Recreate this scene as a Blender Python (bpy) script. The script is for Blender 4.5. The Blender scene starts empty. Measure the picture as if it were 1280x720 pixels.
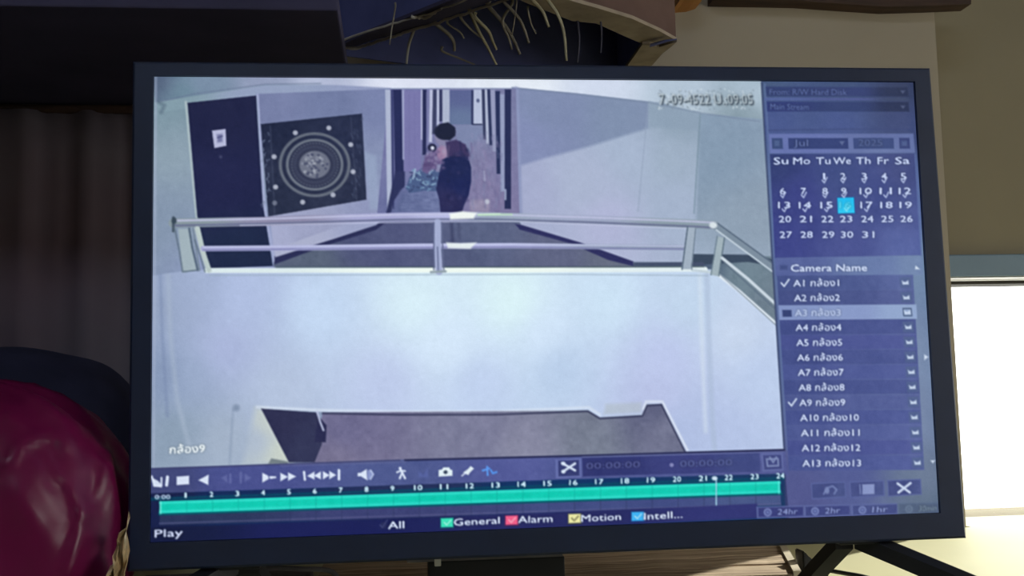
import bpy, bmesh, math, random
import numpy as np
from mathutils import Vector, Matrix, noise

S = bpy.context.scene
COL = S.collection
rng = random.Random(7)

# ------------------------------------------------------------------ camera, world, light, exposure
ZC = 1.035                                   # height of the middle of the television screen
CAM = Vector((-0.14248, -0.95327, ZC - 0.07968))
FWD = Vector((0.108666, 0.989679, 0.093422)).normalized()
RGT = Vector((0.993989, -0.106918, -0.023529)).normalized()
FPX = 1350.0
UP = RGT.cross(FWD).normalized()
cd = bpy.data.cameras.new('camera'); cam = bpy.data.objects.new('camera', cd); COL.objects.link(cam)
cd.sensor_width = 36.0; cd.lens = FPX / 1280 * 36.0; cd.clip_start = 0.02
M = Matrix((RGT, UP, -FWD)).transposed().to_4x4(); M.translation = CAM
cam.matrix_world = M
S.camera = cam

w = bpy.data.worlds.new('sky'); S.world = w; w.use_nodes = True
bg = w.node_tree.nodes['Background']
bg.inputs[0].default_value = (1.0, 0.985, 0.90, 1); bg.inputs[1].default_value = 4.0

def area(name, loc, aim, sx, sy, power, col):
    l = bpy.data.lights.new(name, 'AREA'); l.shape = 'RECTANGLE'; l.size = sx; l.size_y = sy
    l.energy = power; l.color = col
    o = bpy.data.objects.new(name, l); COL.objects.link(o); o.location = loc
    o.rotation_euler = (Vector(aim) - Vector(loc)).to_track_quat('-Z', 'Y').to_euler()
    return o
sd = bpy.data.lights.new('sun', 'SUN'); sd.energy = 8.5; sd.angle = 0.02; sd.color = (1.0, 0.97, 0.84)
sun = bpy.data.objects.new('sun', sd); COL.objects.link(sun); sun.location = (3, 3, 3)
sun.rotation_euler = Vector((-1.3, -1.0, -.60)).to_track_quat('-Z', 'Y').to_euler()
area('side_window_daylight', (1.64, -0.75, 1.12), (0.3, 0.45, 1.10), 0.8, 0.9, 5.5, (1.0, 0.95, 0.88))
area('bluish_fill_light', (-0.3, -1.7, 2.45), (-0.2, 0.1, 1.0), 1.2, 0.3, 9.0, (0.72, 0.84, 1.0))  # added weak blue fill behind the camera, not a lamp of the room
S.view_settings.view_transform = 'Standard'; S.view_settings.look = 'None'
S.view_settings.exposure = 0.0; S.view_settings.gamma = 1.0; S.view_settings.use_curve_mapping = False

# ------------------------------------------------------------------ helpers
def lin(c):
    return tuple((v / 255 / 12.92) if v / 255 <= 0.04045 else ((v / 255 + 0.055) / 1.055) ** 2.4 for v in c)
def ray(px, py): return (FWD + RGT * ((px - 640) / FPX) - UP * ((py - 360) / FPX))
def at(px, py, Y):                      # survey helper: where a sight line meets the upright plane y = Y
    r = ray(px, py); return CAM + r * ((Y - CAM.y) / r.y)
def atz(px, py, Z):                     # ... or the level plane z = Z
    r = ray(px, py); return CAM + r * ((Z - CAM.z) / r.z)

def mat(name, col, rough=0.6, spec=0.5, metal=0.0, var=0.15, scale=12.0, stretch=(1, 1, 1), coat=0.0, bump=0.0, trans=0.0, col2=None):
    m = bpy.data.materials.new(name); m.use_nodes = True
    nt = m.node_tree; b = nt.nodes['Principled BSDF']
    b.inputs['Roughness'].default_value = rough; b.inputs['Specular IOR Level'].default_value = spec
    b.inputs['Metallic'].default_value = metal; b.inputs['Coat Weight'].default_value = coat
    b.inputs['Coat Roughness'].default_value = 0.15
    tc = nt.nodes.new('ShaderNodeTexCoord'); mp = nt.nodes.new('ShaderNodeMapping'); mp.inputs['Scale'].default_value = stretch
    nz = nt.nodes.new('ShaderNodeTexNoise'); nz.inputs['Scale'].default_value = scale; nz.inputs['Detail'].default_value = 6
    rp = nt.nodes.new('ShaderNodeValToRGB')
    L = lin(col); L2 = lin(col2) if col2 else tuple(v * (1 - var) for v in L)
    rp.color_ramp.elements[0].color = (*L2, 1); rp.color_ramp.elements[1].color = (*[v * (1 + (0 if col2 else var)) for v in L], 1)
    rp.color_ramp.elements[0].position = 0.3; rp.color_ramp.elements[1].position = 0.7
    nt.links.new(tc.outputs['Object'], mp.inputs[0]); nt.links.new(mp.outputs[0], nz.inputs['Vector'])
    nt.links.new(nz.outputs['Fac'], rp.inputs[0]); nt.links.new(rp.outputs[0], b.inputs['Base Color'])
    if bump:
        bp = nt.nodes.new('ShaderNodeBump'); bp.inputs['Strength'].default_value = bump; bp.inputs['Distance'].default_value = 0.004
        nt.links.new(nz.outputs['Fac'], bp.inputs['Height']); nt.links.new(bp.outputs[0], b.inputs['Normal'])
    return m

def link(name, me, m=None, parent=None, label=None, cat=None, kind=None, group=None, smooth=False):
    o = bpy.data.objects.new(name, me); COL.objects.link(o)
    if m: me.materials.append(m)
    if smooth:
        me.polygons.foreach_set('use_smooth', [True] * len(me.polygons))
    if parent: o.parent = parent
    if label: o['label'] = label
    if cat: o['category'] = cat
    if kind: o['kind'] = kind
    if group: o['group'] = group
    return o
def bobj(name, bm, m=None, parent=None, **k):
    bmesh.ops.recalc_face_normals(bm, faces=bm.faces)
    me = bpy.data.meshes.new(name); bm.to_mesh(me); bm.free()
    return link(name, me, m, parent, **k)
def thing(name, label, cat, group=None):
    o = bpy.data.objects.new(name, None); COL.objects.link(o); o['label'] = label; o['category'] = cat
    if group: o['group'] = group
    return o
def add_box(bm, lo, hi, bev=0.0):
    r = bmesh.ops.create_cube(bm, size=1.0)
    for v in r['verts']:
        v.co = Vector([lo[i] + (v.co[i] + 0.5) * (hi[i] - lo[i]) for i in range(3)])
    if bev:
        es = {e for v in r['verts'] for e in v.link_edges}
        bmesh.ops.bevel(bm, geom=list(es), offset=bev, segments=2, affect='EDGES', profile=0.6)
def add_prism(bm, pts, off):            # polygon (3-D points) extruded by vector off
    a = [bm.verts.new(p) for p in pts]; b = [bm.verts.new(Vector(p) + Vector(off)) for p in pts]
    n = len(pts); bm.faces.new(a); bm.faces.new(b[::-1])
    for i in range(n): bm.faces.new((a[i], b[i], b[(i + 1) % n], a[(i + 1) % n]))
def catmull(P, n=6):
    P = [Vector(p) for p in P]
    if len(P) < 3: return P
    Q = [P[0] * 2 - P[1]] + P + [P[-1] * 2 - P[-2]]; out = []
    for i in range(1, len(Q) - 2):
        for k in range(n):
            t = k / n
            out.append(0.5 * (2 * Q[i] + (Q[i + 1] - Q[i - 1]) * t + (2 * Q[i - 1] - 5 * Q[i] + 4 * Q[i + 1] - Q[i + 2]) * t * t
                              + (3 * Q[i] - Q[i - 1] - 3 * Q[i + 1] + Q[i + 2]) * t ** 3))
    return out + [P[-1]]
def add_tube(bm, P, r0, r1=None, seg=8, flat=1.0):
    r1 = r0 if r1 is None else r1; rings = []; n = len(P)
    for i, p in enumerate(P):
        d = (P[min(i + 1, n - 1)] - P[max(i - 1, 0)]).normalized()
        a = d.cross(Vector((0, 1, 0))); a = (a if a.length > 0.05 else d.cross(Vector((1, 0, 0)))).normalized(); b = d.cross(a)
        r = r0 + (r1 - r0) * i / (n - 1)
        rings.append([bm.verts.new(p + a * r * math.cos(2 * math.pi * k / seg) + b * r * flat * math.sin(2 * math.pi * k / seg)) for k in range(seg)])
    for i in range(n - 1):
        for k in range(seg):
            bm.faces.new((rings[i][k], rings[i][(k + 1) % seg], rings[i + 1][(k + 1) % seg], rings[i + 1][k]))
    bm.faces.new(rings[0]); bm.faces.new(rings[-1][::-1])

# ------------------------------------------------------------------ materials
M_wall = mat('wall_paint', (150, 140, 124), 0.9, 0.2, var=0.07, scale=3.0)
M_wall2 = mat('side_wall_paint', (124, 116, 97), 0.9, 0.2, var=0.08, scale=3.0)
M_floor = mat('floor_cement', (90, 84, 78), 0.9, 0.2)
M_table = mat('table_paint', (206, 202, 160), 0.55, 0.4, var=0.06, scale=5)
M_bezel = mat('bezel_plastic', (27, 39, 68), 0.5, 0.45, var=0.10, scale=30)  # navy tint paints in the bluish bleed of the screen
M_black = mat('black_plastic', (30, 31, 38), 0.5, 0.4, var=0.15, scale=30)
M_lcd = mat('lcd_backing', (8, 8, 12), 0.3, 0.4, var=0.05)
M_frame = mat('window_frame_paint', (88, 110, 128), 0.5, 0.4, var=0.05)
M_alu = mat('aluminium', (205, 205, 203), 0.35, 0.5, metal=0.5, var=0.04)
M_gasket = mat('rubber_gasket', (52, 50, 48), 0.8, 0.2)
M_wood = mat('weathered_wood', (222, 198, 168), 0.8, 0.25, scale=7, stretch=(1.5, 30, 22), col2=(128, 104, 86), bump=0.6)
M_pale = mat('pale_wood', (206, 194, 172), .8, .2, var=.12, scale=30)
M_dkwood = mat('dark_wood', (68, 50, 42), 0.75, 0.25, scale=8, stretch=(1.5, 12, 12), col2=(44, 33, 30))
M_card = mat('old_carton', (96, 76, 70), 0.9, 0.15, var=0.22, scale=14)
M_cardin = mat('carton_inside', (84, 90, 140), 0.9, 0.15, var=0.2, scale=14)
M_torn = mat('torn_carton_edge', (142, 130, 116), 0.95, 0.1, var=0.18, scale=40, bump=0.4)
M_straw = mat('dry_straw', (150, 143, 118), 0.85, 0.2, var=0.3, scale=40)
M_shelf = mat('black_shelf', (64, 62, 88), 0.8, 0.2, var=0.15)
M_bag = mat('magenta_plastic', (98, 12, 60), 0.36, 0.26, var=0.18, scale=8, coat=0.04)
M_cloth = mat('black_cloth', (52, 52, 74), 0.95, 0.15, var=0.2, scale=20, bump=0.3)
M_wrap = mat('crumpled_wrapper', (172, 146, 108), 0.35, 0.5, var=0.35, scale=30, coat=0.4)
M_grey = mat('dusty_grey', (112, 108, 114), 0.8, 0.25, var=0.25, scale=25)
M_orange = mat('orange_card', (150, 104, 58), 0.85, 0.2)

# ------------------------------------------------------------------ room shell
XL, XR, YF, YB, YB2, ZT = -1.55, 1.70, -2.6, 0.50, 0.60, 2.55
xc = at(1170.5, 60, YB).x                                   # the corner right of the television
def wallbox(name, lo, hi, m, parent=None, label=None):
    bm = bmesh.new(); add_box(bm, lo, hi); return bobj(name, bm, m, parent, kind='structure', label=label)
wallbox('floor', (XL - .1, YF - .1, -.1), (XR + .1, YB2 + .1, 0), M_floor, label='grey cement floor below the table')
wallbox('ceiling', (XL - .1, YF - .1, ZT), (XR + .1, YB2 + .1, ZT + .1), M_wall, label='plain ceiling above the frame')
wallbox('wall_left', (XL - .1, YF, 0), (XL, YB2 + .1, ZT), M_wall, label='left wall in deep shade')
wallbox('wall_front', (XL - .1, YF - .1, 0), (XR + .1, YF, ZT), M_wall, label='wall behind the viewer')
wallbox('wall_back', (XL, YB, 0), (xc, YB2 + .1, ZT), M_wall, label='beige wall behind the television')
# recessed stretch of back wall with the bright window
wx0, wx1 = at(1100, 400, YB2).x, XR - 0.12
wx0 = max(wx0, xc + 0.02) if wx0 < xc else wx0
wx0 = xc + 0.001
wz0, wz1 = 0.7495, at(1230, 355, YB2).z
ft = at(1230, 319, YB2).z
bm = bmesh.new()
add_box(bm, (xc, YB2, ft), (XR, YB2 + .1, ZT)); add_box(bm, (xc, YB2, 0), (XR, YB2 + .1, wz0))
add_box(bm, (wx1, YB2, wz0), (XR, YB2 + .1, ft)); add_box(bm, (xc, YB2, wz0), (wx0, YB2 + .1, ft))
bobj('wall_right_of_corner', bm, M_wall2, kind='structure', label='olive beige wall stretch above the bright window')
wroot = bpy.data.objects.new('window_1', None); COL.objects.link(wroot); wroot['kind'] = 'structure'; wroot['label'] = 'bright window right of the television'
def fb(name, lo, hi, m, label=None, bev=0.002):
    bm = bmesh.new(); add_box(bm, lo, hi, bev); return bobj(name, bm, m, wroot, label=label)
z1 = at(1230, 346, YB2).z; z2 = at(1230, 351, YB2).z
fb('head_rail', (wx0, YB2 - .012, z1), (wx1, YB2 + .06, ft), M_frame, 'blue grey window head rail')
fb('metal_strip', (wx0, YB2 - .006, z2), (wx1, YB2 + .05, z1), M_alu, 'thin silver strip under the head rail')
fb('gasket', (wx0, YB2 + .002, wz1), (wx1, YB2 + .05, z2), M_gasket, 'dark rubber line above the pane', 0.0005)
fb('frame_side', (wx1 - .04, YB2 + .002, wz0), (wx1, YB2 + .06, wz1), M_frame)
mg = bpy.data.materials.new('window_glass'); mg.use_nodes = True
nt = mg.node_tree; nt.nodes.clear()
out = nt.nodes.new('ShaderNodeOutputMaterial'); mx = nt.nodes.new('ShaderNodeMixShader'); tr = nt.nodes.new('ShaderNodeBsdfTransparent')
gl = nt.nodes.new('ShaderNodeBsdfGlossy'); gl.inputs['Roughness'].default_value = 0.05; fr = nt.nodes.new('ShaderNodeMath'); fr.operation = 'MULTIPLY'; fr.inputs[1].default_value = 0.12; lw = nt.nodes.new('ShaderNodeLayerWeight'); lw.inputs[0].default_value = 0.3; nt.links.new(lw.outputs['Facing'], fr.inputs[0])
nzz = nt.nodes.new('ShaderNodeTexNoise'); nzz.inputs['Scale'].default_value = 4
rpp = nt.nodes.new('ShaderNodeValToRGB'); rpp.color_ramp.elements[0].color = (.93, .95, .95, 1); rpp.color_ramp.elements[1].color = (1, 1, 1, 1)
nt.links.new(nzz.outputs['Fac'], rpp.inputs[0]); nt.links.new(rpp.outputs[0], tr.inputs[0])
nt.links.new(fr.outputs[0], mx.inputs[0]); nt.links.new(tr.outputs[0], mx.inputs[1]); nt.links.new(gl.outputs[0], mx.inputs[2]); nt.links.new(mx.outputs[0], out.inputs[0])
fb('pane', (wx0, YB2 + .03, wz0), (wx1 - .04, YB2 + .034, wz1), mg, 'clear pane with white daylight', 0)
# right wall with the opening the side light comes through
bm = bmesh.new()
add_box(bm, (XR, YF, 0), (XR + .1, -1.25, ZT)); add_box(bm, (XR, -.25, 0), (XR + .1, YB2 + .1, ZT))
add_box(bm, (XR, -1.25, 0), (XR + .1, -.25, .85)); add_box(bm, (XR, -1.25, 1.85), (XR + .1, -.25, ZT))
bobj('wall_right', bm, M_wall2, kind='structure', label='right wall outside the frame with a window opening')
bm = bmesh.new(); add_box(bm, (XR + .03, -1.25, .85), (XR + .035, -.25, 1.85))
bobj('window_2', bm, mg, kind='structure', label='side window out of frame on the right')

# ------------------------------------------------------------------ table
tt = thing('table', 'cream topped table under the television reaching the window', 'table')
bm = bmesh.new(); add_box(bm, (-1.3, -.32, .715), (1.45, YB - .002, .75), .004); add_box(bm, (xc + .005, YB - .02, .715), (1.45, YB2 - .001, .7499))
bobj('tabletop', bm, M_table, tt)
for x in (-1.22, 1.37):
    for y in (-.25, .42):
        bm = bmesh.new(); add_box(bm, (x - .03, y - .03, 0), (x + .03, y + .03, .715), .003); bobj('leg', bm, M_dkwood, tt)

# ------------------------------------------------------------------ screen picture (drawn on the flat panel, in panel cells)
NX, NY = 960, 552
PW, PH = 0.698, 0.698 * NY / NX
QUAD = [(191, 95), (1143, 104.5), (1172, 641.5), (190, 677)]       # corners of the lit panel as surveyed
def homog(src, dst):
    A = []; b = []
    for (x, y), (u, v) in zip(src, dst):
        A.append([x, y, 1, 0, 0, 0, -u * x, -u * y]); b.append(u)
        A.append([0, 0, 0, x, y, 1, -v * x, -v * y]); b.append(v)
    return np.append(np.linalg.solve(np.array(A, float), np.array(b, float)), 1).reshape(3, 3)
HM = homog(QUAD, [(0, 0), (NX, 0), (NX, NY), (0, NY)])
def P(pts):
    a = np.asarray(pts, float).reshape(-1, 2); q = np.c_[a, np.ones(len(a))] @ HM.T
    return q[:, :2] / q[:, 2:]
IMG = np.zeros((NY + 1, NX + 1, 3)); IMG[:] = (52, 55, 110)
LAB = np.zeros((NY + 1, NX + 1), np.int32)
NAMES = []
def lab(n):
    if n not in NAMES: NAMES.append(n)
    return NAMES.index(n)
lab('menu_background')
YY, XX = np.mgrid[0:NY + 1, 0:NX + 1].astype(float)
def sdf(V, X, Y):
    d = np.full(X.shape, 1e9); inside = np.zeros(X.shape, bool); n = len(V)
    for i in range(n):
        a = V[i]; b = V[(i + 1) % n]; e = b - a; L = e @ e + 1e-12
        wx = X - a[0]; wy = Y - a[1]; t = np.clip((wx * e[0] + wy * e[1]) / L, 0, 1)
        d = np.minimum(d, (wx - e[0] * t) ** 2 + (wy - e[1] * t) ** 2)
        if a[1] != b[1]:
            c = ((a[1] <= Y) != (b[1] <= Y)) & (X < (b[0] - a[0]) * (Y - a[1]) / (b[1] - a[1]) + a[0]); inside ^= c
    d = np.sqrt(d); return np.where(inside, -d, d)
def window(V, m):
    x0 = max(0, int(V[:, 0].min() - m)); x1 = min(NX + 1, int(V[:, 0].max() + m + 2))
    y0 = max(0, int(V[:, 1].min() - m)); y1 = min(NY + 1, int(V[:, 1].max() + m + 2))
    return slice(y0, y1), slice(x0, x1)
def colour(col, X, Y):
    if not isinstance(col, list): return np.array(col, float)
    c = P([(k[0], k[1]) for k in col]); C = np.array([k[2] for k in col], float)
    num = 0; den = 0
    for p, q in zip(c, C):
        wgt = 1 / (((X - p[0]) ** 2 + (Y - p[1]) ** 2) + 60 + X.size * .003) ** 1.5
        num = num + wgt[..., None] * q; den = den + wgt
    return num / den[..., None]
def blend(s, al, c, L):
    IMG[s] = IMG[s] * (1 - al[..., None]) + c * al[..., None]
    if L is not None: LAB[s] = np.where(al > 0.5, lab(L), LAB[s])
def fill(pts, col, soft=1.2, L=None, a=1.0, grain=0.0):
    V = P(pts); s = window(V, soft + 1); X = XX[s]; Y = YY[s]
    if X.size == 0: return
    al = np.clip(0.5 - sdf(V, X, Y) / soft, 0, 1) * a
    c = colour(col, X, Y)
    if grain: c = c + NOI[s][..., None] * grain
    blend(s, al, c, L)
def stroke(pts, wd, col, soft=1.2, L=None, a=1.0):
    V = P(pts); s = window(V, wd + soft + 1); X = XX[s]; Y = YY[s]; d = np.full(X.shape, 1e9)
    if X.size == 0: return
    for i in range(len(V) - 1):
        e = V[i + 1] - V[i]; LL = e @ e + 1e-9; t = np.clip(((X - V[i][0]) * e[0] + (Y - V[i][1]) * e[1]) / LL, 0, 1)
        d = np.minimum(d, np.hypot(X - V[i][0] - e[0] * t, Y - V[i][1] - e[1] * t))
    blend(s, np.clip(0.5 - (d - wd / 2) / soft, 0, 1) * a, colour(col, X, Y), L)
def disc(x, y, rx, ry, col, soft=1.5, L=None, a=1.0, hole=None):
    V = P([(x - rx, y - ry), (x + rx, y - ry), (x + rx, y + ry), (x - rx, y + ry)]); s = window(V, soft + 1); c = P([(x, y)])[0]
    q = np.hypot((XX[s] - c[0]) / (rx * 1.0), (YY[s] - c[1]) / (ry * 1.0))
    al = np.clip(0.5 - (q - 1) * min(rx, ry) / soft, 0, 1)
    if hole: al = al * np.clip(0.5 + (q - hole) * min(rx, ry) / soft, 0, 1)
    blend(s, al * a, colour(col, XX[s], YY[s]), L)
def rect(x0, y0, x1, y1, col, dy=0.0, dx=0.0, **k):      # dy: drop of the right end, dx: lean of the lower end
    fill([(x0, y0), (x1, y0 + dy), (x1 + dx, y1 + dy), (x0 + dx, y1)], col, **k)
def smooth_noise(n):
    nr = np.random.default_rng(n); acc = 0
    for st, wgt in ((4, 1.0), (9, 1.0), (24, .8)):
        g = nr.normal(size=(NY // st + 3, NX // st + 3)); yy = YY / st; xx = XX / st
        i = yy.astype(int); j = xx.astype(int); fy = yy - i; fx = xx - j
        acc = acc + wgt * (g[i, j] * (1 - fy) * (1 - fx) + g[i + 1, j] * fy * (1 - fx) + g[i, j + 1] * (1 - fy) * fx + g[i + 1, j + 1] * fy * fx)
    return acc / 1.6
NOI = smooth_noise(3)
def text(s, x0, y0, x1, y1, h, col, a=1.0, lean=0.0, bold=0.0, L=None):      # baseline from (x0,y0) to (x1,y1), capital height h
    c = bpy.data.curves.new('t', 'FONT'); c.body = s; c.resolution_u = 2
    o = bpy.data.objects.new('t', c); COL.objects.link(o)
    ev = o.evaluated_get(bpy.context.evaluated_depsgraph_get()); me = ev.to_mesh()
    v = np.array([p.co[:2] for p in me.vertices]); me.calc_loop_triangles(); T = [tuple(t.vertices) for t in me.loop_triangles]
    ev.to_mesh_clear(); bpy.data.objects.remove(o); bpy.data.curves.remove(c)
    t = (v[:, 0] - v[:, 0].min()) / (v[:, 0].max() - v[:, 0].min()); hh = v[:, 1] / 0.70 * h
    V = P(np.c_[x0 + (x1 - x0) * t + lean * hh, y0 + (y1 - y0) * t - hh])
    sl = window(V, 3); SS = 4
    ny = (sl[0].stop - sl[0].start); nx = (sl[1].stop - sl[1].start)
    if nx <= 0 or ny <= 0: return
    cov = np.zeros((ny * SS, nx * SS), bool); Q = (V - [sl[1].start - .5, sl[0].start - .5]) * SS
    for tri in T:
        p, q, r = Q[tri[0]], Q[tri[1]], Q[tri[2]]
        ax = max(0, int(min(p[0], q[0], r[0]))); bx = min(nx * SS, int(max(p[0], q[0], r[0])) + 2)
        ay = max(0, int(min(p[1], q[1], r[1]))); by = min(ny * SS, int(max(p[1], q[1], r[1])) + 2)
        if bx <= ax or by <= ay: continue
        X = np.arange(ax, bx)[None] + .5; Y = np.arange(ay, by)[:, None] + .5
        f = lambda A, B: (B[0] - A[0]) * (Y - A[1]) - (B[1] - A[1]) * (X - A[0])
        e1, e2, e3 = f(p, q), f(q, r), f(r, p)
        cov[ay:by, ax:bx] |= ((e1 >= 0) & (e2 >= 0) & (e3 >= 0)) | ((e1 <= 0) & (e2 <= 0) & (e3 <= 0))
    al = cov.reshape(ny, SS, nx, SS).mean((1, 3))
    k = np.pad(al, 1); al = (k[1:-1, 1:-1] * 4 + k[:-2, 1:-1] + k[2:, 1:-1] + k[1:-1, :-2] + k[1:-1, 2:]) / 8
    halo = np.pad(al, 2); halo = sum(halo[i:i + ny, j:j + nx] for i in range(5) for j in range(5)) / 25
    IMG[sl] *= 1 - 0.30 * a * np.clip(halo * 1.6, 0, 1)[..., None]
    blend(sl, np.clip(al * (1.35 + bold * 22), 0, 1) * a, np.array(col, float), L)

# ---- the camera picture: a stair hall seen from above
CV = 'pictured_wall'
fill([(189, 93), (953, 102), (980, 563), (189, 585)], [(200, 130, (128, 148, 168)), (215, 200, (148, 162, 184)), (200, 260, (135, 147, 178)), (200, 420, (135, 145, 185)), (200, 540, (135, 148, 180)),
     (300, 330, (150, 155, 205)), (900, 200, (136, 152, 182)), (940, 270, (146, 158, 184)), (900, 420, (200, 210, 242)), (940, 520, (188, 200, 240)), (700, 200, (160, 168, 205))], L=CV, grain=2)
# ceiling
fill([(189, 93), (953, 102), (955, 150), (870, 142), (826, 129), (720, 117), (640, 110), (480, 110), (400, 106), (330, 106), (192, 127)],
     [(194, 98, (85, 95, 128)), (250, 104, (125, 140, 172)), (230, 115, (112, 135, 160)), (330, 101, (150, 155, 192)), (400, 102, (185, 188, 222)), (500, 104, (228, 228, 252)), (650, 105, (236, 238, 255)), (750, 108, (215, 220, 246)), (850, 115, (186, 198, 222)), (940, 118, (178, 192, 215)), (930, 145, (140, 155, 175))], 1.6, 'pictured_ceiling', grain=2)
fill([(192, 128), (330, 106), (420, 106), (488, 110), (488, 113), (330, 120), (200, 140)], [(210, 135, (135, 155, 175)), (330, 113, (152, 160, 198)), (480, 111, (150, 155, 198))], 2.0, CV)
stroke([(196, 127), (240, 117), (330, 105), (400, 104)], 1.3, (105, 115, 150), 2, a=.7)
stroke([(196, 127), (204, 131), (200, 140)], 4, (85, 100, 125), 4, a=.6)
# wall with hanging panel
fill([(319, 117), (488, 111), (491, 275), (344, 331)], [(335, 135, (122, 126, 172)), (420, 128, (116, 122, 168)), (480, 130, (125, 130, 178)), (475, 210, (140, 146, 188)), (470, 262, (150, 152, 196)), (400, 290, (160, 160, 200)), (350, 310, (172, 172, 212))], 1.5, CV, grain=2)
fill([(455, 190), (470, 195), (474, 262), (462, 262)], (158, 170, 206), 5, a=.55)
# right hand wall
fill([(640, 109), (720, 117), (812, 128), (806, 265), (800, 330), (650, 285)], [(680, 140, (130, 138, 180)), (780, 145, (132, 143, 180)), (660, 170, (135, 140, 188))], 1.5, CV, grain=1.5)
fill([(650, 208), (680, 199), (740, 183), (812, 161), (812, 128), (876, 142), (868, 330), (790, 330), (650, 284)],
     [(660, 240, (170, 172, 212)), (730, 230, (176, 182, 216)), (790, 190, (172, 182, 214)), (840, 200, (164, 176, 204)), (850, 150, (148, 162, 188)), (845, 260, (170, 180, 212)), (760, 280, (182, 182, 222))], 5.0, CV, grain=1.5)
fill([(812, 128), (876, 142), (875, 164), (812, 160)], (146, 160, 188), 4, CV, a=.8)
stroke([(811, 130), (798, 265)], 1.2, (148, 158, 190), 2, a=.7); stroke([(876, 144), (868, 268)], 1.6, (120, 138, 162), 2, a=.8)
stroke([(640, 110), (720, 118), (812, 129), (876, 142), (950, 153)], 1.4, (118, 128, 160), 2.5, a=.6)
stroke([(645, 112), (650, 268)], 7, (146, 150, 196), 3, a=.8)
# corridor
C = 'pictured_corridor'
fill([(486, 111), (645, 111), (650, 285), (470, 283)], [(515, 150, (122, 118, 176)), (515, 205, (122, 120, 172)), (620, 200, (128, 120, 168)), (600, 180, (125, 128, 170)), (520, 255, (104, 106, 160)), (610, 255, (130, 118, 165))], 1.4, C, grain=3)
def bar(x0, x1, y0, y1, col, dx=0.0, dxr=None, a=1): fill([(x0, y0), (x1, y0), (x1 + (dx if dxr is None else dxr), y1), (x0 + dx, y1)], col, 1.4, C, a=a)
bar(481, 488, 112, 262, (178, 182, 216), 3); bar(488, 491, 112, 262, (60, 60, 115), 2)
bar(491, 502, 112, 235, (38, 38, 90), 3); bar(502, 505, 112, 200, (160, 160, 206), 1); bar(505, 526, 114, 215, (124, 117, 176))
fill([(494, 215), (506, 215), (506, 232), (492, 252), (489, 266), (482, 270)], (45, 45, 95), 2, C)
bar(526, 528, 112, 175, (188, 188, 226)); bar(528, 533, 112, 194, (38, 38, 88)); bar(533, 537, 116, 185, (122, 120, 172)); bar(537, 541, 112, 178, (190, 190, 226), -1)
bar(541, 546, 112, 168, (62, 62, 104), -1); bar(546, 549, 112, 160, (190, 192, 226)); bar(549, 553, 112, 152, (52, 52, 98)); bar(553, 562, 112, 155, (176, 180, 212))
bar(562, 592, 113, 156, [(577, 120, (92, 96, 150)), (577, 150, (104, 116, 160))]); bar(589, 592, 113, 156, (48, 50, 98)); bar(592, 603, 112, 155, (186, 190, 224)); stroke([(591, 156), (602, 156)], 1.6, (40, 42, 80), L=C)
disc(597.5, 126, 2, 2.5, (90, 95, 140)); bar(602, 606, 112, 175, (54, 56, 98), 2); bar(606, 609, 112, 180, (182, 186, 218), 2); bar(609, 613, 112, 182, (44, 48, 94), 3)
bar(613, 619, 112, 190, (152, 152, 194), 3); bar(619, 625, 114, 218, (40, 44, 92), 2); bar(625, 631, 118, 240, (150, 154, 196), 1); bar(631, 639, 112, 262, (38, 40, 88), 0)
stroke([(605, 215), (606, 226)], 2.6, (205, 210, 240), 1.6); stroke([(632, 238), (632, 250)], 2, (170, 176, 214), 1.6)
fill([(570, 157), (603, 157), (606, 200), (590, 200), (572, 180)], (128, 134, 178), 3, C, a=.8)
fill([(588, 180), (606, 175), (614, 215), (618, 268), (588, 268)], (130, 120, 166), 9, C, a=.6, grain=9)
fill([(588, 250), (612, 250), (612, 268), (588, 268)], (160, 146, 178), 4, C, a=.7, grain=8); disc(609, 253, 3, 3, (190, 188, 214), 2)
fill([(502, 240), (552, 238), (552, 268), (492, 268)], (106, 112, 162), 9, C, a=.8, grain=8)
for k in range(170):
    x = rng.uniform(588, 628); y = rng.uniform(165, 266); stroke([(x, y), (x + rng.uniform(-1, 1), y + rng.uniform(2, 9))], 1.6, rng.choice([(150, 140, 186), (108, 102, 152), (140, 124, 170), (124, 128, 172)]), 2.2, a=.35)
for k in range(60):
    x = rng.uniform(500, 548); y = rng.uniform(240, 266); stroke([(x, y), (x + rng.uniform(2, 8), y)], 1.5, rng.choice([(124, 130, 180), (88, 92, 144)]), 2, a=.35)
for x in (511, 518): stroke([(x, 116), (x + .5, 210)], 1.2, (110, 104, 164), 2, a=.5)
# door on the left with its sign
D = 'pictured_door'
stroke([(231, 127), (245, 270), (262, 337)], 3, (172, 184, 198), 1.6); stroke([(321, 118), (330, 260), (344, 330)], 2.6, (165, 168, 212), 1.5)
fill([(233, 128), (319, 119), (328, 255), (341, 333), (261, 336), (246, 270)], [(270, 140, (30, 28, 70)), (280, 230, (32, 30, 76)), (300, 320, (30, 36, 74))], 1.3, D, grain=1.2)
fill([(264, 163), (281, 161), (282, 182), (267, 185)], (186, 184, 224), 1.6, 'pictured_door_sign'); fill([(270, 168), (277, 167), (277, 177), (271, 178)], (110, 108, 160), 2.5, a=.9); stroke([(271, 172), (277, 170)], 1.2, (70, 68, 120))
disc(275, 196, 2, 2, (60, 58, 100), 2)
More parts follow.
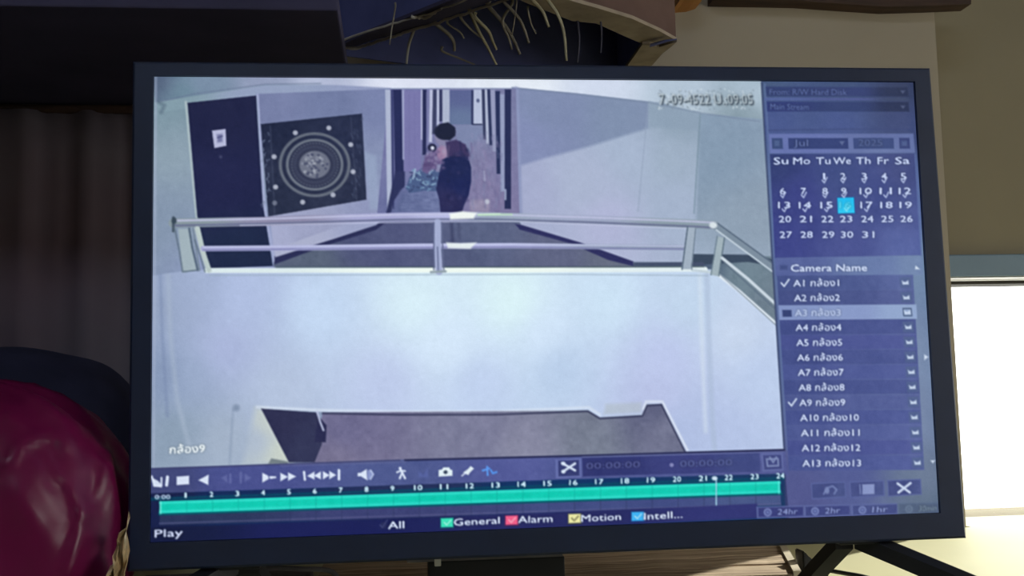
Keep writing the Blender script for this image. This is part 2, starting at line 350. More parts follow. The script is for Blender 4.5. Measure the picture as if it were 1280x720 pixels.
# hanging panel with ring pattern
R = 'pictured_wall_hanging'
fill([(325, 155), (452, 142), (458, 250), (335, 271)], [(350, 160, (32, 34, 68)), (400, 220, (44, 45, 78)), (440, 170, (38, 40, 76)), (360, 255, (40, 42, 74))], 1.5, R, grain=4)
for k in range(40):
    fx = rng.uniform(327, 337); fy = rng.uniform(165, 264)
    if fy < 200 or rng.random() < .4: stroke([(fx, fy), (fx + rng.uniform(-2, 2), fy + rng.uniform(1, 4))], 1.2, (120, 126, 160), 1.5, a=.65)
for k in range(30):
    fx = rng.uniform(438, 453); fy = rng.uniform(146, 246); stroke([(fx, fy), (fx + 1, fy + rng.uniform(2, 5))], 1.0, (84, 88, 124), 1.5, a=.6)
stroke([(337, 158), (343, 268)], 1.2, (80, 82, 116), 2, a=.5); stroke([(438, 146), (446, 250)], 1.2, (80, 82, 116), 2, a=.5)
disc(393, 206, 43, 40, (104, 106, 128), 2.2, R, hole=.915); disc(393, 206, 36.5, 34, (38, 40, 74), 2, R); disc(393, 206, 34.5, 32, (112, 114, 136), 2.2, R, hole=.90); disc(393, 206, 30, 28, (50, 50, 82), 3, R); disc(393, 206, 25, 23, (66, 66, 98), 3, R, hole=.9)
disc(393, 206, 18.5, 17, (112, 112, 138), 2.5, R)
for k in range(60):
    an = rng.uniform(0, 6.28); rr = 16 * math.sqrt(rng.random()); disc(393 + rr * math.cos(an), 206 + rr * math.sin(an), 1.6, 1.6, rng.choice([(165, 165, 186), (70, 70, 104), (140, 140, 165)]), 1.6, a=.8)
for k in range(46):
    an = k / 46 * 6.283; disc(393 + 29 * math.cos(an), 206 + 27 * math.sin(an), 1.3, 1.3, (92, 92, 120), 1.5, a=.6)
for x, y in ((368.5, 166), (410.5, 160), (438, 181), (441, 215), (416, 244), (378, 253), (344, 234), (342, 196), (343, 254)):
    disc(x, y, 3, 3, (186, 186, 210), 1.8, a=.9 if x not in (343,) else .45)
# upper floor, skirtings
F = 'pictured_floor'
fill([(342, 334), (342, 328), (470, 281), (484, 268), (646, 268), (652, 284), (792, 331), (866, 331), (866, 320), (968, 322), (970, 420), (893, 338)],
     [(500, 290, (84, 84, 130)), (600, 288, (92, 96, 136)), (440, 300, (76, 76, 122)), (400, 325, (92, 98, 126)), (560, 326, (86, 88, 130)), (700, 322, (98, 98, 136)), (760, 332, (104, 106, 134)), (930, 350, (116, 132, 152)), (955, 380, (116, 128, 150)), (880, 330, (80, 92, 124))], 1.4, F, grain=3)
fill([(343, 321), (420, 298), (472, 280), (482, 279), (470, 288), (400, 310), (343, 331)], (42, 40, 88), 1.8, 'pictured_skirting#1')
fill([(644, 281), (652, 282), (725, 304), (792, 328), (792, 334), (760, 326), (715, 306), (650, 288)], (46, 42, 98), 1.8, 'pictured_skirting#2')
fill([(866, 319), (946, 320), (966, 326), (967, 334), (935, 329), (866, 333)], (60, 70, 98), 1.8, 'pictured_skirting#3')
fill([(792, 329), (880, 329), (880, 334), (792, 334)], (70, 76, 110), 2)
fill([(462, 269), (485, 268), (470, 282), (344, 322), (344, 312)], [(360, 312, (176, 176, 212)), (470, 275, (160, 162, 204))], 2, CV)
fill([(563, 279), (566, 279), (568, 304), (564, 304)], (56, 56, 98), 4, a=.8); fill([(572, 279), (575, 279), (576, 300), (573, 300)], (64, 66, 106), 4, a=.6)
# person walking away with bag
B = 'pictured_bag'
fill([(507, 236), (512, 222), (527, 211), (545, 206), (551, 216), (549, 240), (530, 239), (512, 242)], (76, 90, 140), 2, B)
for k in range(46):
    x = rng.uniform(511, 548); y = rng.uniform(213, 238); stroke([(x, y), (x + rng.uniform(-5, 5), y + rng.uniform(-3, 3))], 1.5, rng.choice([(150, 178, 212), (50, 56, 104), (120, 150, 190)]), 1.5, a=.8)
stroke([(516, 224), (519, 212)], 1.8, (160, 178, 214), 1.6); stroke([(537, 218), (538, 209)], 1.6, (150, 165, 205), 1.6)
H = 'pictured_person'
fill([(527, 214), (531, 198), (538, 190), (550, 186), (556, 196), (552, 214), (540, 212), (534, 218)], (104, 84, 138), 3, H, grain=8)
fill([(545, 215), (546, 206), (554, 206), (552, 216)], (150, 150, 192), 2.5, H, a=.8)
fill([(545, 168), (553, 170), (560, 178), (561, 184), (552, 185), (545, 178), (543, 171)], (138, 130, 172), 2.5, H)
disc(540, 185, 5.5, 5, (34, 32, 70), 2, H); disc(540.5, 185.5, 2.2, 2.4, (215, 215, 240), 1.6)
disc(552, 192, 6, 9, (158, 122, 166), 3, H); disc(556, 190, 3.5, 6, (168, 140, 180), 3, H)
fill([(557, 178), (570, 175), (582, 181), (588, 196), (575, 200), (560, 198)], (62, 48, 98), 2.5, H)
fill([(553, 200), (561, 196), (585, 196), (589, 210), (589, 228), (586, 245), (580, 258), (577, 269), (551, 269), (549, 250), (545, 236), (549, 217)], [(570, 215, (28, 32, 84)), (565, 250, (44, 38, 88)), (575, 235, (28, 32, 90))], 1.8, H, grain=2)
for k in range(40):
    x = rng.uniform(529, 556); y = rng.uniform(188, 214); disc(x, y, 1.8, 1.8, rng.choice([(140, 120, 170), (80, 68, 120), (160, 150, 190)]), 2, a=.4)
for k in range(30):
    x = rng.uniform(560, 586); y = rng.uniform(180, 262); disc(x, y, 2.5, 2.5, rng.choice([(44, 44, 98), (24, 26, 74), (64, 56, 108)]), 2.5, a=.4)
stroke([(561, 183), (560, 197)], 2.2, (92, 74, 118), 2, a=.8); stroke([(575, 178), (578, 196)], 2.5, (44, 38, 88), 2, a=.7)
stroke([(586, 200), (590, 188), (589, 180)], 2.5, (110, 100, 150), 2, a=.6)
disc(556, 165, 13, 10.5, (30, 30, 62), 2.2, H, a=1); fill([(546, 170), (549, 156), (560, 153), (569, 160), (569, 170), (562, 176), (552, 172)], (28, 28, 60), 2.2, H)
# parapet
W = 'pictured_parapet'
fill([(214, 341), (262, 337), (882, 338), (895, 341), (970, 407), (979, 562), (857, 565), (828, 506), (808, 505), (804, 518), (750, 522), (735, 513), (620, 517), (500, 517), (400, 515), (327, 511), (362, 579), (192, 585), (190, 345)],
     [(200, 380, (150, 160, 196)), (230, 370, (165, 175, 215)), (300, 370, (182, 192, 235)), (280, 440, (180, 186, 232)), (400, 390, (204, 220, 254)), (520, 380, (224, 242, 258)), (640, 380, (228, 248, 258)), (560, 430, (222, 236, 262)), (680, 420, (218, 232, 260)), (760, 380, (212, 230, 256)), (860, 380, (200, 216, 246)), (350, 490, (188, 198, 232)),
      (480, 480, (196, 204, 244)), (600, 480, (196, 208, 246)), (700, 460, (190, 206, 242)), (830, 450, (196, 202, 246)), (820, 495, (190, 194, 238)), (920, 420, (206, 216, 246)), (950, 470, (194, 206, 244)), (900, 540, (186, 196, 238)), (205, 470, (134, 146, 186)), (240, 470, (162, 174, 212)), (220, 540, (142, 156, 184)), (280, 550, (170, 180, 208)), (850, 540, (180, 190, 234))], 1.6, W, grain=1.6)
fill([(320, 510), (334, 512), (366, 578), (304, 581)], [(338, 530, (208, 210, 206)), (356, 567, (218, 220, 206)), (318, 550, (182, 190, 214))], 9, W, a=.75); disc(296, 510, 4, 4, (120, 132, 166), 4, a=.7)
stroke([(210, 345), (213, 420), (222, 500), (238, 560)], 5, (176, 186, 214), 5, a=.5); stroke([(200, 345), (203, 420), (210, 520)], 3, (120, 132, 176), 4, a=.5)
stroke([(292, 512), (288, 580)], 2, (130, 142, 176), 4, a=.5); stroke([(193, 96), (193, 584)], 2.5, (178, 184, 216), 2.5, a=.5)
stroke([(884, 345), (886, 420), (890, 520), (893, 563)], 7, (176, 188, 222), 4, a=.55); stroke([(875, 345), (878, 440), (882, 540)], 5, (222, 230, 250), 5, a=.5)
stroke([(262, 344.5), (700, 344), (885, 346)], 1.3, (158, 172, 196), 2, a=.7)
stroke([(258, 338.5), (560, 338.5), (800, 338.5), (882, 338)], 6, [(270, 339, (225, 235, 245)), (560, 339, (246, 252, 252)), (860, 339, (232, 240, 250))], 1.6, W)
stroke([(892, 340), (925, 366), (970, 406)], 4, (228, 234, 250), 2, W); stroke([(866, 339), (890, 342)], 3, (200, 210, 226), 2)
stroke([(345, 334.5), (540, 334.5), (790, 335), (880, 335)], 1.4, (70, 84, 96), 1.6, a=.8)
# lower landing
stroke([(322, 509), (400, 513), (500, 515), (620, 515), (736, 510), (750, 519)], 3, (222, 228, 250), 2.5, a=.7); stroke([(804, 512), (808, 503), (828, 503), (859, 563)], 3, (226, 230, 252), 2.5, a=.8)
fill([(404, 516), (735, 514), (750, 523), (803, 520), (809, 507), (827, 506), (857, 566), (391, 579)], [(430, 540, (112, 104, 148)), (600, 545, (128, 124, 160)), (740, 550, (122, 124, 150)), (830, 540, (116, 114, 148)), (420, 572, (124, 114, 152)), (650, 565, (140, 136, 168)), (815, 512, (94, 92, 130))], 1.5, 'pictured_lower_floor', grain=4.5)
stroke([(404, 517), (500, 519), (620, 519), (735, 515), (750, 524), (803, 521), (809, 508), (827, 507), (856, 565)], 2.2, (52, 50, 88), 1.8, a=.85)
fill([(755, 519), (757, 506), (802, 504), (802, 517)], (182, 188, 204), 5, a=.6)
fill([(327, 511), (396, 516), (404, 534), (403, 556), (394, 578), (362, 578)], [(350, 530, (46, 42, 82)), (385, 560, (52, 50, 90))], 1.6, 'pictured_lower_door', grain=2)
fill([(398, 520), (409, 532), (408, 553), (394, 553)], (42, 38, 82), 1.8, 'pictured_lower_door'); stroke([(397, 515), (401, 528), (405, 538)], 2.2, (186, 188, 226), 1.6)
fill([(340, 573), (361, 577), (361, 580), (336, 580)], (120, 126, 140), 2)
# railing
G = 'pictured_railing'
def rail(pts, wd, c1, c2, c3):
    stroke(pts, wd, c1, 1.6, G); stroke([(x, y - wd * .28) for x, y in pts], wd * .22, c2, 1.6, a=.8); stroke([(x, y + wd * .28) for x, y in pts], wd * .25, c3, 1.6, a=.8)
RC = [(230, 278, (140, 150, 165)), (350, 277, (146, 138, 176)), (480, 272, (172, 168, 218)), (560, 272, (190, 188, 236)), (620, 271, (160, 168, 196)), (720, 275, (164, 168, 204)), (860, 280, (144, 156, 176))]
rail([(216, 279), (330, 277), (430, 274), (500, 272), (600, 271.5), (740, 276), (860, 281), (895, 283)], 11, RC, (200, 198, 236), (104, 106, 146))
stroke([(300, 282), (470, 279), (640, 277.5), (860, 287)], 1.5, (206, 206, 240), 1.6, a=.6)
stroke([(216, 272), (216, 289)], 3, (74, 84, 106), 1.6, G); disc(217, 276, 3, 4, (60, 70, 92), 2)
stroke([(895, 284), (925, 305), (968, 337)], 10, (128, 140, 164), 1.6, G); stroke([(898, 281), (968, 332)], 1.8, (92, 104, 132), 1.6); stroke([(896, 289), (966, 341)], 2.2, (196, 206, 226), 1.6); disc(892, 283, 5, 4, (222, 228, 240), 2.5)
fill([(562, 268), (578, 265), (596, 267), (592, 274), (563, 275)], (250, 252, 252), 3, a=.95); stroke([(598, 269.5), (640, 269)], 2, (190, 226, 190), 2, a=.8); stroke([(598, 269), (625, 268)], 1, (220, 250, 220), 2, a=.8)
fill([(222, 286), (238, 286), (246, 338), (228, 341)], (166, 178, 194), 2, G); stroke([(218, 286), (224, 315), (228, 340), (246, 338)], 1.8, (96, 108, 132), 1.6, a=.9); stroke([(236, 286), (240, 310), (247, 338)], 2.4, (84, 96, 124), 1.6); stroke([(241, 286), (249, 338)], 1.8, (120, 132, 154), 1.6)
stroke([(246, 286), (254, 318), (261, 338)], 6, (190, 200, 206), 1.8, G); stroke([(243, 300), (250, 320), (256, 340)], 1.5, (100, 112, 136), 1.6)
rail([(254, 311), (400, 310), (520, 308.5), (640, 308), (780, 310), (856, 311)], 6.5, [(300, 311, (172, 170, 220)), (560, 308, (186, 184, 234)), (840, 311, (150, 158, 190))], (206, 206, 244), (120, 116, 172))
fill([(558, 304), (576, 305), (596, 304), (588, 312), (560, 311)], (240, 244, 250), 2.5, a=.9)
stroke([(547, 279), (547, 310), (549, 340)], 9, (170, 174, 218), 1.6, G); stroke([(542.5, 279), (542.5, 338)], 1.5, (96, 98, 142), 1.5); stroke([(552, 279), (555, 338)], 1.5, (104, 108, 150), 1.5); stroke([(547, 310), (548, 340)], 2, (116, 120, 164), 1.6); stroke([(539, 341), (557, 340)], 3, (150, 160, 178), 1.8, G)
fill([(860, 286), (870, 286), (864, 338), (852, 338)], (166, 176, 200), 1.8, G); stroke([(860, 285), (853, 338)], 1.6, (84, 96, 122), 1.5); stroke([(870, 287), (865, 338)], 1.4, (110, 122, 146), 1.5)
fill([(898, 297), (906, 299), (899, 347), (889, 345)], (166, 178, 194), 1.8, G); stroke([(906, 299), (899, 346)], 1.6, (96, 110, 132), 1.5); stroke([(897, 297), (889, 345)], 1.4, (110, 124, 146), 1.5)
stroke([(903, 324), (935, 350), (969, 381)], 4, (206, 214, 232), 1.6, G); stroke([(905, 329), (968, 387)], 1.4, (98, 110, 136), 1.6); stroke([(901, 345), (970, 408)], 1.5, (110, 120, 146), 1.6, a=.7)
# overlay writing
for k in range(150):
    x = rng.uniform(822, 945); y = rng.uniform(112, 138); disc(x, y, 1.3, 1.3, rng.choice([(205, 214, 230), (140, 150, 172)]), 1.5, a=.5)
text('7.-09-4522 U.:09:05', 827, 132, 944, 132.5, 12.5, (84, 92, 114), 1, lean=-.12); text('7.-09-4522 U.:09:05', 825.5, 130.5, 942.5, 131, 12.5, (225, 232, 246), .5, lean=-.12)
text('กล้อง9', 213, 567, 257, 565, 9.5, (240, 244, 255), 1, bold=.012)

# ---- right hand menu
X0 = [(953, 102), (980, 563), (986, 655)]
fill([(953, 102), (1150, 104), (1180, 645), (986, 655), (979, 562)], [(960, 106, (74, 88, 130)), (1050, 110, (66, 78, 122)), (1130, 110, (56, 60, 98)), (1050, 150, (76, 86, 148)), (970, 150, (74, 84, 146)), (1130, 155, (66, 72, 124)), (1140, 250, (92, 106, 164)), (960, 240, (92, 108, 160)), (1060, 330, (98, 108, 168)), (1145, 340, (118, 136, 176)), (1155, 450, (124, 138, 178)), (1158, 520, (120, 132, 172)), (975, 400, (84, 94, 150)), (1160, 600, (112, 122, 156)), (1060, 595, (84, 88, 152)), (1000, 620, (84, 84, 146)), (1168, 630, (96, 108, 138))], 1.3, 'menu_background', grain=1.5)  # lower right screen tones include a veil of window glare, painted in
stroke([(953, 104), (966, 330), (980, 563)], 2.0, (60, 68, 110), 1.8); stroke([(957, 106), (962, 190), (969, 330), (984, 563)], 2.2, (98, 114, 166), 2, a=.8)
fill([(958, 109), (1136, 110.5), (1137, 122), (959, 121.5)], [(970, 115, (54, 62, 118)), (1060, 116, (56, 62, 118)), (1130, 117, (44, 48, 86))], 1.8, 'drop_down_box'); fill([(959, 128), (1137, 129), (1138, 141), (960, 140.5)], [(970, 134, (52, 58, 122)), (1060, 135, (54, 62, 116)), (1130, 136, (44, 48, 88))], 1.8, 'drop_down_box#2')
stroke([(958, 124.7), (1137, 125.5)], 3, [(970, 125, (86, 96, 160)), (1060, 125, (82, 86, 148)), (1130, 125, (64, 70, 108))], 2)
text('From: R/W Hard Disk', 963, 119.5, 1060, 120, 7.5, (92, 102, 164), .9); text('Main Stream', 964, 138, 1012, 138.5, 7.5, (96, 108, 170), .9)
for y in (116, 135): fill([(1127, y - 1.5), (1133, y - 1.5), (1130, y + 2.5)], (84, 88, 128), 1.8)
stroke([(962, 164), (1050, 163), (1142, 163)], 1.5, (62, 68, 124), 2, a=.7)
fill([(962, 168.5), (1143, 168.5), (1145, 193), (963, 193)], [(1000, 170, (106, 114, 180)), (1100, 172, (98, 106, 166)), (1000, 191, (104, 112, 178)), (1100, 191, (108, 118, 174))], 1.6, 'month_bar')
for a, b, c in ((965.5, 979, (60, 72, 126)), (986, 1061, (54, 62, 122)), (1067.5, 1118, (62, 72, 130)), (1125, 1138, (58, 64, 124))): fill([(a, 174), (b, 174), (b + .7, 187.5), (a + .7, 187.5)], c, 1.6, 'month_bar')
text('Jul', 993, 184, 1011, 184, 8.5, (100, 110, 170), .9); text('2025', 1074, 184, 1104, 184, 8.5, (88, 98, 154), .85)
fill([(1050, 178), (1057, 178), (1053.5, 183)], (96, 104, 156), 1.8); fill([(969, 177), (975, 177), (975, 184), (969, 184)], (84, 98, 150), 2, a=.8); fill([(1128, 178), (1135, 178), (1135, 184), (1128, 184)], (84, 96, 150), 2, a=.8)
K = 'calendar'
fill([(963, 194), (1145, 194), (1152, 321), (969, 324)], [(975, 205, (52, 58, 118)), (1050, 220, (66, 74, 136)), (1000, 250, (60, 62, 136)), (1100, 250, (66, 72, 140)), (980, 300, (62, 64, 140)), (1060, 300, (74, 78, 148)), (1130, 310, (90, 98, 166)), (1130, 215, (70, 74, 134)), (1140, 270, (80, 86, 152))], 1.5, K, grain=2.5)
stroke([(1145, 195), (1152, 322)], 1.8, (100, 114, 172), 1.8, a=.8)
TW = (196, 204, 246)
colx = [977, 1003, 1030, 1053.5, 1080, 1105, 1129]
for s, x in zip(('Su', 'Mo', 'Tu', 'We', 'Th', 'Fr', 'Sa'), colx):
    hw = {'Mo': 10.5, 'We': 11, 'Fr': 7}.get(s, 9); text(s, x - hw, 207, x + hw, 206.5, 8.8, TW, 1, bold=.015)
def bx(x, y): return x + (y - 203) * 0.052
rows_y = [222, 240.5, 258, 275.5, 295]
fill([(1046.5, 248), (1069, 248), (1070, 269), (1047, 269.5)], (22, 70, 150), 2.5, a=.7)
fill([(1047.5, 249), (1068, 248.5), (1069, 268), (1048, 268.5)], [(1058, 252, (30, 186, 246)), (1058, 266, (46, 200, 250))], 1.4, 'selected_date')
for d in range(1, 32):
    c = (d + 1) % 7; r = (d + 1) // 7; x = bx(colx[c], rows_y[r]) + (0 if d < 10 else 1.0); y = rows_y[r] + 4
    hw = 3.2 if d < 10 else 7.6
    if d == 16: text('16', x - hw, y, x + hw, y, 8, (96, 216, 252), .8); stroke([(x - 1, y), (x + 1.5, y + 3.5), (x + 4, y - 1)], 2, (120, 224, 254), 1.6); continue
    if d == 1: hw = 1.3
    text(str(d), x - hw, y, x + hw, y - .2, 8, TW, 1, bold=.018)
    if d <= 17: stroke([(x - 2.4, y + 1), (x + .2, y + 4), (x + 3.6, y - 2.5)], 1.7, TW, 1.5, a=.9)
# camera list
CLN = 'camera_list'
fill([(969, 324.5), (1153, 322), (1154, 346), (970, 347)], [(990, 330, (88, 96, 160)), (1100, 334, (106, 120, 174)), (1145, 335, (118, 134, 180))], 1.5, CLN, grain=2)
fill([(975, 333), (985, 333), (985, 339), (975, 339)], (68, 76, 136), 3)
text('Camera Name', 989, 341, 1084, 340.5, 8.6, (206, 214, 250), 1, bold=.025)
fill([(1145, 334), (1150, 338.5), (1144, 338.5)], (220, 228, 250), 1.8)
rowy = [355.5, 374, 392.6, 411, 429.8, 448.4, 467, 485.8, 504.6, 523.4, 542.2, 561, 580]
for i, y in enumerate(rowy):
    lx = 971.5 + (y - 355) * 0.058; rx = 1141.5 + (y - 355) * .052; e = 9.3
    c = [(72, 80, 142), (70, 76, 138), (66, 72, 138), (66, 72, 138), (72, 76, 146), (68, 74, 140), (74, 80, 148), (68, 74, 140), (78, 84, 148), (72, 78, 146), (78, 84, 150), (72, 76, 146), (74, 80, 148)][i]
    if i == 2:
        fill([(lx - .5, y - e), (rx + 2, y - e - .8), (rx + 3, y + e - 1.6), (lx + .5, y + e)], [(990, y, (134, 146, 202)), (1060, y, (140, 152, 206)), (1135, y, (150, 166, 212))], 1.4, 'selected_row'); fill([(978, y - 3.5), (989.5, y - 3.5), (990, y + 5), (978.5, y + 5)], (54, 62, 120), 1.8)
    else:
        fill([(lx, y - e), (rx, y - e - .8), (rx + 1, y + e - .8), (lx + 1, y + e)], [(lx + 20, y, c), (1070, y, tuple(v + 6 for v in c)), (1135, y, tuple(v + (18 if i < 2 else 10) for v in c))], 1.6, CLN, grain=2.5)
    bx0 = 1124.5 + (y - 355) * .062
    fill([(bx0, y - 7), (bx0 + 14, y - 7.4), (bx0 + 15, y + 6), (bx0 + 1, y + 6.4)], (84, 96, 146) if i != 2 else (150, 166, 212), 2.5, 'list_button#%d' % i, a=.8)
    if i == 2: stroke([(bx0 + 2, y - 5), (bx0 + 12, y - 5), (bx0 + 13, y + 4), (bx0 + 3, y + 4), (bx0 + 2, y - 5)], 1.6, (78, 92, 132), 1.5)
    fill([(bx0 + 3, y - 3), (bx0 + 5.5, y - 1.2), (bx0 + 8, y - 1.2), (bx0 + 11, y - 3.2), (bx0 + 11.5, y + 2), (bx0 + 4, y + 2.2)], (206, 216, 246), 1.8, a=.95)
    n = str(i + 1); tx = 992 + (y - 355) * .047; wd = 57 + (16 if i > 8 else 0)
    sp = 990.3 + (y - 355) * .058 if False else tx
    text('A' + n + ' กล้อง' + n, tx, y + 4.3, tx + wd, y + 3.8, 8.2, (205, 212, 250) if i != 2 else (188, 198, 240), 1 if i != 2 else .9, bold=.012)
    if i in (0, 8): cx = 977 + (y - 355) * .058; stroke([(cx, y), (cx + 3.4, y + 4), (cx + 9.5, y - 4.5)], 1.9, (214, 222, 250), 1.5)
fill([(1155, 445), (1160, 448), (1155, 452)], (214, 222, 248), 2); fill([(1162, 577), (1168, 576.5), (1165, 580.5)], (214, 222, 248), 1.8)
# buttons under the list
for bi, (a, b) in enumerate(((1013, 1056), (1061, 1104), (1108, 1150))):
    k = (a - 1013) * -.035
    fill([(a, 604.5 + k), (b, 603 + k), (b + 1, 622.5 + k), (a + 1, 625 + k)], (92, 98, 162), 1.4, 'menu_button#%d' % bi); fill([(a + 1.3, 606 + k), (b - 1.3, 604.4 + k), (b - .5, 621.2 + k), (a + 2.2, 623.6 + k)], [(a + 20, 612, (68, 72, 134)), (a + 40, 620, (74, 80, 140))], 1.4, 'menu_button#%d' % bi, grain=3)
stroke([(1029, 618), (1033, 611), (1040, 608.5), (1045, 613), (1042, 618)], 2, (118, 126, 184), 1.8); disc(1033, 614, 3, 4, (124, 132, 188), 2)
fill([(1077, 606.5), (1092, 606), (1092, 618.5), (1077, 619)], (140, 148, 204), 1.8); stroke([(1074, 607), (1074.5, 618)], 1.5, (120, 128, 184))
stroke([(1121, 605.5), (1136, 616.5)], 3, (206, 214, 246), 1.8); stroke([(1137, 605), (1122, 616.5)], 3, (206, 214, 246), 1.8)
# ---- toolbar, time line, status line
T = 'toolbar'
fill([(189, 585), (500, 575), (860, 566), (980, 562.5), (985, 594), (700, 602), (189, 620)], [(200, 600, (66, 68, 124)), (300, 590, (76, 78, 148)), (500, 590, (80, 86, 148)), (650, 583, (86, 88, 158)), (720, 600, (80, 84, 150)), (960, 590, (84, 86, 152))], 1.5, T, grain=3)
stroke([(192, 586), (350, 580.5), (500, 575.5)], 1.4, (64, 62, 112), 1.8); stroke([(507, 575.5), (700, 571), (858, 566.5), (980, 563.5)], 2.3, (40, 38, 84), 1.5)
stroke([(352, 582), (508, 577.5)], 2, (110, 108, 160), 2, a=.4)
IC = (222, 228, 255)
fill([(190, 596), (199, 601), (203, 605), (203, 609), (194, 607)], IC, 1.6, a=.95); stroke([(191, 595), (194, 607), (203, 607), (203, 597)], 2, IC, 1.5); stroke([(210.5, 596), (209.5, 606)], 3.4, IC, 1.5)
fill([(222, 595.5), (237.5, 594.5), (237.5, 605), (222, 606)], IC, 1.5, 'tool_icon#1'); fill([(249, 600), (262, 593), (261.5, 606)], IC, 1.5, 'tool_icon#2')
fill([(278, 597), (285, 593), (285, 603)], (104, 106, 172), 2.2, a=.8); stroke([(289, 593), (289, 603)], 2.4, (108, 110, 176), 2, a=.8); stroke([(302, 591), (302, 603)], 2.6, (104, 106, 172), 2, a=.8); fill([(307, 592), (315, 597), (307, 602)], (104, 106, 172), 2.2, a=.8)
fill([(329, 591), (336, 594.5), (337, 598.5), (329, 603)], IC, 1.5, 'tool_icon#3'); fill([(337, 596), (340, 595), (346, 595.5), (346, 597.5), (339, 598.5)], IC, 1.5)
fill([(351.5, 591), (361, 596), (351.5, 601.5)], IC, 1.5, 'tool_icon#4'); fill([(361, 590.5), (371, 595.5), (361, 601)], IC, 1.5, 'tool_icon#5')
stroke([(381, 590), (382, 599.5)], 2.6, IC, 1.4); fill([(385, 595), (394, 589.5), (394, 599.5)], IC, 1.4, 'tool_icon#6'); fill([(393, 594.7), (402, 589.3), (402, 599.2)], IC, 1.4, 'tool_icon#7')
fill([(404.5, 589), (413, 594), (404.5, 599.3)], IC, 1.4, 'tool_icon#8'); fill([(412.5, 588.8), (421, 593.8), (412.5, 599)], IC, 1.4, 'tool_icon#9'); stroke([(424.5, 588), (424.5, 599)], 3, IC, 1.4)
fill([(448, 591.5), (452, 591), (459, 586.5), (460, 600.5), (452, 595.5), (448, 595.5)], IC, 1.5, 'tool_icon#10'); fill([(460, 588), (465, 587.5), (467.5, 593), (464, 599), (460, 600)], (150, 158, 216), 2, a=.9); stroke([(464, 588), (467.5, 593), (464, 599)], 1.6, (190, 198, 240), 1.6)
stroke([(501, 586.5), (503.5, 591), (507, 598)], 2.4, IC, 1.5); stroke([(503.5, 591), (500.5, 598)], 2.4, IC, 1.5); stroke([(497, 590.5), (502, 588.5), (507, 589)], 2, IC, 1.5); disc(501, 585.6, 1.7, 1.7, IC, 1.4)
fill([(524, 590), (530, 594), (535, 586), (536, 597), (524, 596)], (96, 104, 178), 3, a=.7)
fill([(549, 588), (553, 587), (555, 584.5), (562, 584.5), (563.5, 587), (566, 588), (566, 595), (549, 596)], (228, 238, 252), 1.5, 'tool_icon#11'); disc(557.5, 590.5, 2.4, 2.2, (56, 66, 96), 1.5)
fill([(579.5, 591), (585, 587), (589, 583), (593, 586), (588, 591), (586, 594), (583, 593)], (226, 234, 250), 1.5, 'tool_icon#12'); stroke([(583, 591), (578, 595)], 1.5, IC, 1.5)
stroke([(609.5, 584), (610, 594)], 2.4, (96, 152, 246), 1.7); stroke([(604, 588.5), (612, 586)], 2.4, (96, 152, 246), 1.7); stroke([(614, 588), (616.5, 592), (621, 590.5)], 2.4, (88, 144, 240), 1.7)
fill([(694.5, 575), (726.5, 573.5), (727, 597), (695, 598.5)], (104, 108, 176), 1.5, 'clip_button#1'); fill([(698, 576.5), (724, 575.3), (724.5, 595), (698.5, 596)], (56, 58, 120), 1.5, 'clip_button#1')
stroke([(703, 579.5), (719, 588.5)], 2.8, (214, 222, 250), 1.6); stroke([(719, 580), (704, 590)], 2.8, (214, 222, 250), 1.6); disc(704.5, 580, 2.6, 2.2, (214, 222, 250), 1.5); disc(704.5, 590, 2.6, 2.2, (214, 222, 250), 1.5)
fill([(728, 573), (949, 567), (950, 590.5), (729, 596)], [(760, 585, (50, 50, 116)), (860, 580, (60, 60, 128)), (930, 578, (66, 70, 134))], 1.5, 'clip_time_field', grain=2)
text('00:00:00', 733, 587, 800, 585, 8, (86, 86, 152), .9); text('00:00:00', 850, 584.5, 915, 582.5, 8, (88, 92, 156), .9); disc(839.5, 582, 2.6, 2.4, (134, 132, 192), 1.8)
stroke([(728, 572), (950, 566.5), (978, 566)], 1.2, (96, 98, 156), 1.6); fill([(951, 568), (978, 567.5), (979, 589), (953, 590)], (100, 104, 168), 1.5, 'clip_button#2'); fill([(953.5, 570), (976, 569.4), (977, 587), (955, 588)], (66, 68, 132), 1.5, 'clip_button#2'); stroke([(958, 575), (972, 574.5), (972.5, 583), (959, 583.5), (958, 575)], 2, (130, 138, 190), 1.7); stroke([(962, 572.5), (966, 579), (970, 572.5)], 2, (130, 138, 190), 1.7)
TL = 'time_line'
fill([(189, 616.5), (700, 600), (980, 593), (981, 650), (700, 663), (189, 676)], [(200, 640, (22, 26, 76)), (500, 640, (36, 42, 92)), (960, 600, (24, 50, 102)), (300, 620, (18, 38, 94)), (700, 605, (14, 46, 104))], 1.5, TL)
def tl(x, k): return 626.2 - (x - 201) * .0312 + k                 # top of the bar at x, k below it
fill([(201, tl(201, 16)), (975, tl(975, 16)), (976, tl(976, 30)), (201, tl(201, 30))], [(220, 650, (42, 48, 92)), (500, 645, (62, 62, 120)), (800, 630, (66, 72, 134)), (960, 626, (74, 84, 140))], 1.5, TL, grain=2)
stroke([(201, tl(201, 27.5)), (975, tl(975, 28.5))], 1.3, (96, 92, 146), 1.7, a=.7); stroke([(201, tl(201, 16)), (976, tl(976, 16))], 3, (0, 84, 108), 2); stroke([(190, tl(190, -3)), (978, tl(978, -3))], 3.5, (0, 72, 104), 2.2, a=.8)
fill([(201, tl(201, 0)), (974.5, tl(974, 0)), (975, tl(975, 15)), (201, tl(201, 15))], (12, 204, 186), 1.4, 'recording_bar', grain=3)
